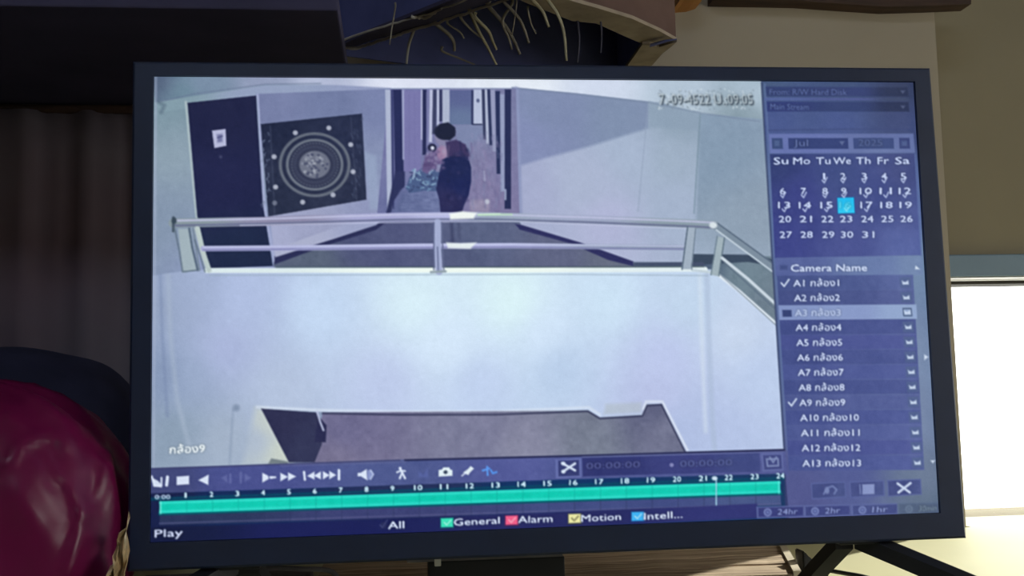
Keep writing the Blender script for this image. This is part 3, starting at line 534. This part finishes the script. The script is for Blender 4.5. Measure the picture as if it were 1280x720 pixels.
stroke([(202, tl(202, 2)), (974, tl(974, 2))], 3, (58, 222, 214), 2.2, a=.75); stroke([(202, tl(202, 13)), (974, tl(974, 13))], 3, (56, 220, 212), 2.2, a=.75); stroke([(202, tl(202, 1)), (202, tl(202, 15))], 2, (120, 232, 228), 1.6, a=.8); stroke([(973, tl(973, 1)), (973, tl(973, 15))], 2, (100, 228, 226), 1.6, a=.8)
for i in range(1, 25):
    x = 201 + 32.25 * i; 
    if i < 24: stroke([(x + 1.5, tl(x, 1)), (x + 1.5, tl(x, 14))], 1.0, (6, 170, 160), 1.5, a=.6); stroke([(x + 1.5, tl(x, 18)), (x + 1.5, tl(x, 29))], 1.0, (44, 48, 96), 1.6, a=.6)
    hw = (.9 if i == 1 else 2.3) if i < 10 else 5; yb = tl(x, -3.2)
    text(str(i), x - hw, yb, x + hw, yb - .2, 6.4, (196, 222, 246), 1, bold=.03)
text('0:00', 195, tl(205, -2.5), 214, tl(214, -2.5), 5.5, (190, 206, 240), 1, bold=.02)
stroke([(895, tl(895, -6)), (895, tl(895, 29))], 1.6, (166, 206, 236), 1.5); disc(893, tl(893, -6), 3.5, 2.6, (206, 222, 246), 1.8)
SL = 'status_line'
fill([(189, 659), (500, 648), (860, 634), (946, 630), (947, 648), (700, 660), (189, 680)], [(200, 668, (20, 22, 66)), (400, 660, (26, 26, 90)), (700, 650, (38, 36, 100)), (930, 640, (50, 48, 118))], 2.2, SL)
text('Play', 195, 671, 230, 669.5, 9.5, (206, 210, 246), 1, bold=.012)
fill([(477, 653), (483, 652), (484, 660), (477, 661)], (38, 38, 92), 2); stroke([(476, 656), (479, 659), (485, 650)], 1.4, (64, 64, 120), 1.6)
text('All', 486, 661, 506, 660, 9, (214, 220, 250), 1, bold=.02)
for bi, (x, y, c, c2, ck) in enumerate(((552, 654, (60, 222, 190), (0, 110, 110), (190, 250, 240)), (632.5, 651, (246, 92, 142), (140, 20, 70), (255, 190, 210)), (711, 649, (238, 230, 170), (80, 80, 40), (90, 80, 60)), (789.5, 646.5, (64, 176, 250), (0, 70, 160), (200, 236, 255)))):
    rect(x - .8, y - 6.5, x + 16, y + 6.3, c2, dy=-.5, soft=3, a=.6); rect(x, y - 6, x + 15, y + 5, c, dy=-.5, soft=1.5, L='check_box#%d' % bi); stroke([(x + 4, y - 1), (x + 7, y + 2), (x + 12, y - 3.5)], 1.6, ck, 1.5, a=.75)
text('General', 568, 657, 625, 654.5, 8.6, (212, 218, 248), 1, bold=.012); text('Alarm', 648, 654, 691, 652.5, 8.6, (212, 218, 248), 1, bold=.012)
text('Motion', 727, 652.5, 776, 650, 8.6, (212, 218, 248), 1, bold=.012); text('Intell...', 805, 650, 853, 647.5, 8.6, (212, 218, 248), 1, bold=.012)
# range buttons
for i, (a, b, s) in enumerate(((945, 1003, '24hr'), (1004, 1061, '2hr'), (1063, 1120, '1hr'), (1121, 1173, '30min'))):
    k = (a - 945) * -.022; c = [(58, 58, 126), (66, 68, 134), (70, 74, 136), (84, 94, 130)][i]
    fill([(a, 634 + k), (b, 632.5 + k), (b + .6, 646.5 + k), (a + .6, 648.5 + k)], (98, 104, 166) if i < 3 else (92, 104, 140), 1.5, 'range_button#%d' % i); fill([(a + 2, 635.4 + k), (b, 634 + k), (b, 645.2 + k), (a + 2.4, 647 + k)], c, 1.6, 'range_button#%d' % i, grain=2)
    disc(a + 14, 641 + k, 5, 4.8, (128, 136, 196) if i < 3 else (108, 120, 152), 1.8, hole=.62); disc(a + 14, 641 + k, 2.2, 2, (110, 118, 182) if i < 3 else (100, 112, 146), 2)
    text(s, a + 26, 644.2 + k, a + (51 if i == 0 else 45 if i < 3 else 48), 643.2 + k, 7.4, (150, 158, 220) if i < 3 else (124, 138, 164), .9, lean=.12)

def blur(a):
    k = np.pad(a, ((1, 1), (1, 1), (0, 0)), 'edge'); a = (k[:-2] + 2 * k[1:-1] + k[2:]) / 4
    return (a[:, :-2] + 2 * a[:, 1:-1] + a[:, 2:]) / 4
IMG = blur(IMG); IMG = IMG + .55 * (IMG - blur(blur(blur(IMG)))) + smooth_noise(11)[..., None] * .9 + np.random.default_rng(5).normal(size=IMG.shape[:2])[..., None] * 1.6
IMG = IMG * (.965, .985, .96) + (0, 6, 0) * (1 - IMG / 255)
IMG = np.clip(IMG, 0, 255) / 255
LINR = np.where(IMG <= .04045, IMG / 12.92, ((IMG + .055) / 1.055) ** 2.4)

# ------------------------------------------------------------------ television
tv = thing('television', 'flat television on two splayed feet showing a security camera playback screen', 'television')
HW, HH = PW / 2, PH / 2
oz = ZC
TLc = (-HW - .0178, HH + .0128); TRc = (HW + .0165, HH + .0135); BRc = (HW + .0238, -HH - .0236); BLc = (-HW - .0182, -HH - .0233)
# bezel frame: outer ring, inner ring, front at y = -0.004
def ring(bm, outer, inner, y0, y1, bev):
    O = [Vector((x, y0 + bev, oz + z)) for x, z in outer]; cx = sum(p[0] for p in outer) / 4; cz = sum(p[1] for p in outer) / 4
    O1 = [Vector((x + (cx - x) * bev / abs(cx - x), y0, oz + z + (cz - z) * bev / abs(cz - z))) for x, z in outer]
    I0 = [Vector((x, y0, oz + z)) for x, z in inner]; I1 = [Vector((x, y0 + .003, oz + z)) for x, z in inner]; O2 = [Vector((x, y1, oz + z)) for x, z in outer]
    R = [[bm.verts.new(p) for p in r] for r in (O2, O, O1, I0, I1)]
    for a, b in zip(R, R[1:]):
        for i in range(4): bm.faces.new((a[i], a[(i + 1) % 4], b[(i + 1) % 4], b[i]))
bm = bmesh.new()
ring(bm, [TLc, TRc, BRc, BLc], [(-HW - .0002, HH + .0002), (HW + .0002, HH + .0002), (HW + .0002, -HH - .0002), (-HW - .0002, -HH - .0002)], -.0035, .022, .0022)
bobj('bezel', bm, M_bezel, tv, label='glossy black bezel, widest along the bottom')
bm = bmesh.new()
b1 = [(-HW - .016, HH + .011), (HW + .015, HH + .011), (HW + .02, -HH - .021), (-HW - .016, -HH - .021)]
b2 = [(x * .86, z * .80 - .012) for x, z in b1]
L0 = [bm.verts.new((x, .0225, oz + z)) for x, z in b1]; L1 = [bm.verts.new((x, .034, oz + z)) for x, z in b1]; L2 = [bm.verts.new((x, .062, oz + z)) for x, z in b2]
for a, b in ((L0, L1), (L1, L2)):
    for i in range(4): bm.faces.new((a[i], a[(i + 1) % 4], b[(i + 1) % 4], b[i]))
bm.faces.new(L2); bm.faces.new(L0[::-1])
bobj('back_cover', bm, M_black, tv)
bm = bmesh.new(); add_box(bm, (-HW, .0006, oz - HH), (HW, .02, oz + HH))
screen = bobj('screen', bm, M_lcd, tv, label='lit screen filled with a bluish playback picture')
ms = bpy.data.materials.new('lit_picture'); ms.use_nodes = True
b = ms.node_tree.nodes['Principled BSDF']; at_n = ms.node_tree.nodes.new('ShaderNodeVertexColor'); at_n.layer_name = 'picture'
b.inputs['Base Color'].default_value = (.004, .004, .006, 1); b.inputs['Roughness'].default_value = .5; b.inputs['Specular IOR Level'].default_value = .15
ms.node_tree.links.new(at_n.outputs['Color'], b.inputs['Emission Color']); b.inputs['Emission Strength'].default_value = 1.0
ms.cycles.emission_sampling = 'NONE'
LBL = dict(pictured_wall='pale walls of the filmed stair hall', pictured_ceiling='bright ceiling strip of the filmed hall', pictured_corridor='filmed corridor with rows of doors', pictured_door='tall dark door at the left of the picture',
           pictured_door_sign='small white notice on the filmed door', pictured_wall_hanging='dark square hanging with ring pattern', pictured_floor='grey tiled landing behind the railing', pictured_skirting='dark skirting along the filmed walls',
           pictured_bag='patterned bag carried at the left side', pictured_person='person in dark vest seen from behind, holding a bag', pictured_parapet='wide white parapet wall below the railing', pictured_lower_floor='grey floor of the landing below',
           pictured_lower_door='dark doorway at the lower landing', pictured_railing='steel railing across the picture', menu_background='violet blue menu column', drop_down_box='dark drop down boxes at the top', month_bar='month and year fields above the calendar',
           calendar='July calendar with ticked days', selected_date='bright blue square on the sixteenth', camera_list='list of thirteen camera names', selected_row='pale highlighted third row', list_button='small arrow buttons at the row ends', menu_button='three buttons under the list',
           toolbar='strip of playback controls', tool_icon='white playback symbols', clip_button='framed clip buttons', clip_time_field='dark field with two zeroed times', time_line='hour scale with tick numbers', recording_bar='turquoise bar of continuous recording',
           **{'check_box#0': 'green check box', 'check_box#1': 'pink red check box', 'check_box#2': 'pale yellow check box', 'check_box#3': 'blue check box'}, status_line='dark line with Play and event kinds', check_box='coloured check boxes for the event kinds', range_button='clock buttons for the time range')
q = LAB[:-1, :-1]
gx = (np.arange(NX + 1) / NX - .5) * PW; gz = oz + HH - np.arange(NY + 1) / NY * PH
for li, nm in enumerate(NAMES):
    jj, ii = np.nonzero(q == li)
    if len(jj) == 0: continue
    quad = np.stack([jj * (NX + 1) + ii, (jj + 1) * (NX + 1) + ii, (jj + 1) * (NX + 1) + ii + 1, jj * (NX + 1) + ii + 1], 1)
    u, inv = np.unique(quad.ravel(), return_inverse=True); uj, ui = np.divmod(u, NX + 1)
    me = bpy.data.meshes.new(nm); me.vertices.add(len(u)); me.loops.add(len(inv)); me.polygons.add(len(jj))
    me.vertices.foreach_set('co', np.stack([gx[ui], np.full(len(u), 0.0), gz[uj]], 1).ravel().astype(np.float32))
    me.loops.foreach_set('vertex_index', inv.ravel().astype(np.int32)); me.polygons.foreach_set('loop_start', np.arange(len(jj), dtype=np.int32) * 4)
    me.update(calc_edges=True)
    ca = me.color_attributes.new('picture', 'FLOAT_COLOR', 'POINT'); cc = np.ones((len(u), 4), np.float32); cc[:, :3] = LINR[uj, ui]; ca.data.foreach_set('color', cc.ravel())
    link(nm.split('#')[0], me, ms, screen, label=LBL.get(nm, LBL.get(nm.split('#')[0])))
# feet: hub under the set, one leg to the front, one to the back
def foot(sx, name='foot'):
    zb = oz - HH - .0225; hub = Vector((sx * at(1066, 684, .02).x if sx > 0 else at(300, 706, .02).x, .02, zb))
    bm = bmesh.new()
    add_box(bm, (hub.x - .019, .004, zb - .004), (hub.x + .019, .036, zb + .012), .002)
    tips = (Vector((hub.x + sx * .115, -.10, .75)), Vector((hub.x - sx * .028, .082, .75)))
    for t, o in zip(tips, (.010, -.008)):
        a = hub + Vector((sx * o, 0, -.003)); wd = .0085; hh = .007
        A = [a + Vector((-wd, 0, hh)), a + Vector((wd, 0, hh)), a + Vector((wd, 0, -hh)), a + Vector((-wd, 0, -hh))]
        mid = a.lerp(t, .55) + Vector((0, 0, .004))
        Bm = [mid + Vector((-wd, 0, hh)), mid + Vector((wd, 0, hh)), mid + Vector((wd, 0, -hh)), mid + Vector((-wd, 0, -hh))]
        Tp = [t + Vector((-wd, 0, .013)), t + Vector((wd, 0, .013)), t + Vector((wd, 0, 0)), t + Vector((-wd, 0, 0))]
        V = [[bm.verts.new(p) for p in r] for r in (A, Bm, Tp)]
        for r, s in zip(V, V[1:]):
            for i in range(4): bm.faces.new((r[i], r[(i + 1) % 4], s[(i + 1) % 4], s[i]))
        bm.faces.new(V[0]); bm.faces.new(V[-1][::-1])
    return bobj(name, bm, M_black, tv, label='black splayed foot')
foot(1); foot(-1)

# ------------------------------------------------------------------ things under and behind the set
t = thing('wooden_board', 'weathered brown board with a pale right end lying on the table behind the television', 'board')
zt_ = .768; fy, by = .10, .40
xr0, xr1 = atz(990, 714, zt_), atz(975, 686, zt_)
x1f = xr0.x + (xr1.x - xr0.x) * (fy - xr0.y) / (xr1.y - xr0.y); x1b = xr0.x + (xr1.x - xr0.x) * (by - xr0.y) / (xr1.y - xr0.y)
x0 = at(395, 700, .17).x; nb = 5
for k in range(nb):                                       # five worn laths side by side
    ya = fy + (by - fy) * k / nb; yb_ = fy + (by - fy) * (k + 1) / nb - .0022
    xa = x1f + (x1b - x1f) * k / nb; xb = x1f + (x1b - x1f) * (k + 1) / nb
    bm = bmesh.new(); n = 24; rows = []
    dz = rng.uniform(-.0012, .0006)
    for i in range(n + 1):
        u = i / n; w1 = rng.uniform(-.0012, .0012); w2 = rng.uniform(-.0012, .0012); hz = rng.uniform(-.0008, .0004)
        xA = x0 + (xa - x0) * u; xB = x0 + (xb - x0) * u
        rows.append([bm.verts.new(p) for p in ((xA, ya + w1, .7503), (xA, ya + w1, zt_ + dz - .0012 + hz), (xA, ya + w1 + .0015, zt_ + dz + hz), (xB, yb_ + w2 - .0015, zt_ + dz + hz), (xB, yb_ + w2, zt_ + dz - .0012), (xB, yb_ + w2, .7503))])
    for r, q_ in zip(rows, rows[1:]):
        for i in range(6): bm.faces.new((r[i], r[(i + 1) % 6], q_[(i + 1) % 6], q_[i]))
    bm.faces.new(rows[0]); bm.faces.new(rows[-1][::-1])
    bobj('lath', bm, M_wood, t)
bm = bmesh.new(); add_prism(bm, [(x1f + .0004, fy, .7503), (x1b + .0004, by, .7503), (x1b + .0085, by, .7503), (x1f + .0085, fy, .7503)], (0, 0, zt_ - .7503 + .002))
bobj('end_strip', bm, M_pale, t, label='pale sawn end strip')
# flat dark case in front of the timber
t = thing('receiver_box', 'flat dark case with pale top edge lying under the middle of the television', 'box')
bx0, bx1 = at(536, 705, .045).x, at(706, 705, .045).x; bz = at(650, 697.5, .045).z
bm = bmesh.new(); add_box(bm, (bx0, .045, .7505), (bx1, .092, bz), .0015); bobj('case', bm, M_black, t)
bm = bmesh.new(); add_box(bm, (bx0 - .02, .043, bz), (bx1 - .002, .092, bz + .004), .001); bobj('lid', bm, M_grey, t, label='dusty grey lid')
for x in (bx0 + .008,):
    bm = bmesh.new(); add_box(bm, (x - .003, .0415, bz - .004), (x + .003, .0448, bz + .003), .001); bobj('clip', bm, M_alu, t, label='shiny metal clip')
# grey slat at the left
p0, p1 = at(170, 716, .15), at(388, 704, .15)
bm = bmesh.new(); add_box(bm, (p0.x, .15, .7503), (p1.x, .19, .778), .002)
bobj('slat', bm, M_grey, label='dim grey slat lying under the left end of the television', cat='slat')
# dusty crumpled paper strip
# black wedge and cord by the right foot
t = thing('power_adapter', 'black wedge shaped power adapter beside the right foot of the television', 'adapter')
pts = [at(x, y, .15) for x, y in ((1003, 688), (1007, 690), (1016, 702), (1036, 716), (1036, 726))]
zb = .7505
poly = [Vector((p.x, .15, max(p.z, zb))) for p in pts] ; poly += [Vector((poly[-1].x, .15, zb)), Vector((poly[0].x, .15, zb))]
cl = []
for p in poly:
    if not cl or (p - cl[-1]).length > 1e-4: cl.append(p)
bm = bmesh.new(); add_prism(bm, cl, (0, .022, 0)); bmesh.ops.bevel(bm, geom=bm.edges[:], offset=.0015, segments=2, affect='EDGES'); bobj('case', bm, M_black, t)
bm = bmesh.new(); P_ = [at(1030, 712, .128), at(1044, 714.5, .12), at(1058, 717, .11), at(1080, 721, .1), at(1105, 728, .09)]
P_ = [Vector((p.x, p.y, max(p.z, .7535))) for p in P_] + [Vector((.36, .05, .7528)), Vector((.42, .09, .7528))]
add_tube(bm, catmull(P_), .0022, seg=8); bobj('cord', bm, M_black, t)
# cable at the left
bm = bmesh.new(); P_ = [Vector((-.40, .06, .7528)), Vector((-.36, .075, .754)), at(270, 716, .085), at(318, 711, .075), at(372, 711, .075), at(420, 719, .075), Vector((-.21, .06, .7528))]
P_ = [Vector((p.x, p.y, max(p.z, .7528))) for p in P_]
add_tube(bm, catmull(P_), .0024, seg=8)
bobj('cable', bm, M_grey, label='grey kinked cable lying under the left half of the television', cat='cable', smooth=True)

# ------------------------------------------------------------------ shelf, carton and straw above
ZM = at(775, 116, .4955).z
cA, cB, cC, cD = (atz(*p, ZM) for p in ((845, 48), (640, -28), (398, 66), (775, 116)))
sh = thing('shelf', 'black shelf board on the shaded wall above the television left corner', 'shelf')
sx1 = cC.x + .035
bm = bmesh.new(); add_box(bm, (XL + .01, .10, ZM - .030), (sx1, YB - .001, ZM - .0105), .002); bobj('board', bm, M_shelf, sh)
ca = thing('carton', 'old open bottomed carton with torn pale rim jutting above the television', 'carton')
UPZ = Vector((0, 0, .30))
def slab(name, pts, off, m, parent, label=None):
    bm = bmesh.new(); add_prism(bm, pts, off); return bobj(name, bm, m, parent, label=label)
cen = (cA + cB + cC + cD) / 4
def inw(p, k=.004): return p + (cen - p).normalized() * k
def panel(p, q_, m, nm='side_panel', label=None):
    n_ = (q_ - p).cross(Vector((0, 0, 1))).normalized() * .004
    if n_.dot(cen - p) < 0: n_ = -n_
    slab(nm, [p, q_, q_ + UPZ, p + UPZ], n_, m, ca, label)
panel(cA, cB, M_card, label='brown outer face of the carton'); panel(cB, cC, M_cardin); panel(cC, cD, M_cardin); panel(cD, cA, M_cardin)
slab('top_panel', [cA + UPZ, cB + UPZ, cC + UPZ, cD + UPZ], (0, 0, .004), M_card, ca)
def strip(pxs, name, m, label=None, z=ZM, th=.004, jag=0.0):
    pts = [atz(x + rng.uniform(-jag, jag), y + rng.uniform(-jag, jag), z) for x, y in pxs]
    return slab(name, pts, (0, 0, -th), m, ca, label)
strip([(846, 47), (803, 51), (778, 40), (752, 28), (745, 25), (715, 22), (690, 12), (655, -2), (620, -20), (660, -20), (705, -6), (748, 6), (790, 19), (825, 35)], 'rim_flap', M_torn, 'pale torn rim along the right side')
strip([(846, 48), (838, 55), (828, 63), (812, 81), (800, 96), (770, 96), (783, 80), (803, 51.5), (812, 52), (824, 55)], 'rim_flap', M_torn, 'pale torn rim at the right corner', z=ZM - .0042)
strip([(846, 48.3), (812, 58), (813, 54.5), (830, 50)], 'crease', M_cardin, 'dark crease at the corner', z=ZM - .0086, th=.001)
strip([(398, 66), (420, 62), (470, 45), (500, 37), (540, 24), (600, 2), (650, -16), (640, -28), (560, -3), (500, 21), (450, 41)], 'rim_board', M_shelf, 'dark rim board along the left side', z=ZM - .0005)
def torn_line(pts, r, m=M_straw):
    bm = bmesh.new(); P2 = []
    for k, p in enumerate(catmull([atz(x, y, ZM - .006) for x, y in pts], 5)): P2.append(p + Vector((0, 0, rng.uniform(-.001, .001))))
    add_tube(bm, P2, r, r * .7, seg=6, flat=.5); bobj('torn_edge', bm, m, ca, label='frayed pale edge strip')
M_fray = mat('frayed_edge', (168, 162, 152), .9, .15, var=.25, scale=50)
torn_line([(430, 60), (450, 59), (468, 53), (490, 46), (510, 39), (548, 28), (590, 14), (640, -4)], .0022, M_fray)
torn_line([(400, 62), (440, 46), (490, 30), (520, 22), (545, 14), (600, -8)], .0015, M_fray)
torn_line([(514, 21), (530, 22), (542, 17), (552, 10)], .0020, M_fray)
# dry strips
strips = [([(494, 10), (490, 34), (487, 56)], 2.6, 0), ([(518, 36), (511, 56), (508, 80)], 4.6, 1), ([(543, 28), (560, 42), (567, 52), (568, 64)], 6, 0), ([(553, 64), (572, 72), (594, 81)], 3.4, 0),
          ([(587, 13), (598, 38), (608, 56), (621, 82)], 5, 2), ([(577, 24), (590, 38), (603, 48)], 4, 0), ([(594, 22), (610, 38), (616, 52), (621, 62)], 5, 2), ([(611, 8), (630, 30), (642, 50), (650, 68)], 6, 0), ([(646, 0), (643, 25), (640, 44)], 2.4, 0),
          ([(630, 2), (648, 22), (656, 38), (661, 54)], 5, 0), ([(662, -4), (678, 14), (686, 34)], 6, 2), ([(682, -4), (697, 18), (705, 42), (708, 76)], 5.5, 2), ([(660, 14), (664, 30), (670, 42)], 3, 0), ([(751, 27), (752, 44), (751, 66)], 3, 3), ([(722, 26), (724, 50), (722, 78)], 3.5, 3),
          ([(560, 30), (575, 40), (580, 48)], 3, 0), ([(640, 5), (628, 26), (636, 48), (640, 62)], 4, 0)]
mats = [mat('dry_strip', (128, 122, 112), .85, .2, var=.3, scale=40), mat('pale_strip', (150, 146, 140), .85, .2, var=.2, scale=40), M_straw, mat('dim_strip', (74, 74, 92), .9, .2, var=.2, scale=30)]
for k, (pts, wpx, mi) in enumerate(strips):
    top = atz(*pts[0], ZM - .004); Y0 = top.y
    P3 = [top + Vector((0, 0, .006))] + [at(x, y, Y0 + .006 * j) for j, (x, y) in enumerate(pts)]
    bm = bmesh.new(); r = wpx / FPX * (Y0 + 1.0) / 2 * 1.05
    add_tube(bm, catmull(P3, 5), r, r * .55, seg=6, flat=.35); bobj('dry_strip', bm, mats[mi], ca, smooth=True)
# brown board on the wall, top right
pts = [at(x, y, .47) for x, y in ((892, -1), (1000, 1), (1056, 5), (1110, 8.5), (1165, 7), (1214, 5), (1214, -40), (892, -45))]
bm = bmesh.new(); add_prism(bm, pts, (0, YB - .47 - .0005, 0))
bobj('wall_board', bm, M_dkwood, label='dark brown board on the beige wall at the top right', cat='board')
pts = [at(x, y, .44) for x, y in ((851, -1), (858, -3), (872, -4), (884, -8), (884, -22), (850, -22))]
bm = bmesh.new(); add_prism(bm, pts, (0, YB - .44 - .0005, 0))
bobj('orange_card', bm, M_orange, label='small orange scrap on the wall beside the carton', cat='scrap')

# ------------------------------------------------------------------ curtain in the shade at the left
mc = mat('dark_curtain_cloth', (116, 116, 126), .95, .1, scale=2.2, col2=(106, 88, 98))
cur = thing('curtain', 'dark grey curtain with dull reddish patches hanging in shade left of the television', 'curtain')
bm = bmesh.new(); cx0, cx1 = XL + .03, at(330, 300, .45).x; n = 120; Q0 = []; 
for i in range(n + 1):
    x = cx0 + (cx1 - cx0) * i / n; y = .452 + .004 * math.sin(i * .75) + .002 * math.sin(i * 1.77 + 1)
    Q0.append([bm.verts.new((x, y + .004 * math.sin(z * 5 + i * .2), z)) for z in (.80, .95, 1.1, 1.25, ZM - .040)])
for a_, b_ in zip(Q0, Q0[1:]):
    for k in range(4): bm.faces.new((a_[k], b_[k], b_[k + 1], a_[k + 1]))
o = bobj('cloth', bm, mc, cur, smooth=True); o.modifiers.new('thick', 'SOLIDIFY').thickness = .002
bm = bmesh.new(); add_tube(bm, [Vector((XL + .002, .455, ZM - .0375)), Vector((cx1 + .03, .455, ZM - .0375))], .006, seg=10); add_tube(bm, [Vector((cx1 + .02, .455, ZM - .0375)), Vector((cx1 + .02, YB, ZM - .0375))], .005, seg=8)
bobj('rod', bm, M_dkwood, cur)
# ------------------------------------------------------------------ bags at the left
def lump(name, c, R_, m, label, cat, fn, sub=5, zmin=.7505):
    bm = bmesh.new(); bmesh.ops.create_icosphere(bm, subdivisions=sub, radius=1.0)
    for v in bm.verts:
        n_ = v.co.normalized(); k = fn(n_)
        p = Vector((n_.x * R_[0], n_.y * R_[1], n_.z * R_[2])) * k + c
        if p.z < zmin: p.z = zmin + (p.z - zmin) * .0
        v.co = p
    return bobj(name, bm, m, label=label, cat=cat, smooth=True)
def sqr(n_, e=.72):
    return (abs(n_.x) ** (2 / e) + abs(n_.y) ** (2 / e) + abs(n_.z) ** (2 / e)) ** (-e / 2)
cb = at(46, 610, .0); 
def fbag(n_):
    k = sqr(n_, .85)
    a = math.atan2(n_.x, -n_.y)                        # 0 towards the viewer
    k *= 1 + .03 * noise.noise(n_ * 2.0)
    k += .024 * (1 - abs(noise.noise(Vector((a * 2.6, n_.z * .9, 3.0))))) ** 3 * 2
    k += .030 * noise.noise(Vector((a * 4.0 + n_.z * 1.5, n_.z * 2.2, 9.0)))
    k += .008 * noise.noise(n_ * 11)
    return k
zt = at(40, 482, .0).z; xr_ = at(160, 640, .0).x
cz = .75 + (zt - .75) * .40
FOLDS = [([(66, 560), (74, 590), (84, 618), (95, 645), (92, 680), (84, 715)], .0055, .0045), ([(112, 585), (110, 612), (104, 632), (95, 646)], .004, .003), ([(14, 575), (22, 556), (42, 545), (60, 552)], .005, .0045), ([(124, 535), (138, 570), (150, 610)], .004, .004), ([(52, 566), (66, 600)], .004, .0035), ([(140, 590), (150, 625), (140, 660)], .004, .003)]
FOLDS = [([at(x, y, -.06) for x, y in f], h_, w_) for f, h_, w_ in FOLDS]
def folds(p):
    d_ = 0
    for f, h_, w_ in FOLDS:
        best = 9
        for A_, B_ in zip(f, f[1:]):
            e = Vector((B_.x - A_.x, B_.z - A_.z)); v_ = Vector((p.x - A_.x, p.z - A_.z)); t_ = max(0, min(1, v_.dot(e) / e.dot(e))); best = min(best, (v_ - e * t_).length)
        d_ += h_ * math.exp(-(best / w_) ** 2)
    return d_
bag = lump('plastic_bag', Vector((xr_ - .165, .03, cz)), (.160, .11, (zt - cz) * 1.03), M_bag, 'shiny magenta plastic bag standing left of the television', 'bag', fbag, 6)
for v in bag.data.vertices:
    if v.co.y < .02 and v.co.z > .752: v.co.y -= folds(v.co)
zt2 = at(70, 431, .22).z; cz2 = .75 + (zt2 - .75) * .45
xr2 = at(176, 520, .22).x
lump('cloth_bundle', Vector((xr2 - .17, .27, cz2)), (.175, .115, (zt2 - cz2) * 1.0), M_cloth, 'black rounded bundle behind the magenta bag', 'bundle', lambda n_: sqr(n_, .8) * (1 + .03 * noise.noise(n_ * 3)), 5)
# crumpled wrapper at the foot of the bag
c = at(147, 690, -.07)
bm = bmesh.new(); n, mrow = 14, 10; G_ = []
for i in range(n + 1):
    row = []
    for j in range(mrow + 1):
        u = i / n; v = j / mrow
        lo, hi = at(116 + 40 * v, 720, -.035), at(138 + 20 * v, 640, -.035)
        z = .752 + (hi.z - .752) * u * (.5 + .5 * v); x = lo.x + (hi.x - lo.x) * u + .006 * noise.noise(Vector((u * 5, v * 4, 1)))
        row.append(bm.verts.new((x, -.045 + .022 * noise.noise(Vector((u * 4, v * 9, 5))) + .018 * v - .012 * (1 - u), z + .005 * noise.noise(Vector((u * 3, v * 8, 8))) * u)))
    G_.append(row)
for i in range(n):
    for j in range(mrow): bm.faces.new((G_[i][j], G_[i][j + 1], G_[i + 1][j + 1], G_[i + 1][j]))
o = bobj('wrapper', bm, M_wrap, label='crumpled tan plastic wrapper at the foot of the magenta bag', cat='wrapper')
sm = o.modifiers.new('thick', 'SOLIDIFY'); sm.thickness = .0006
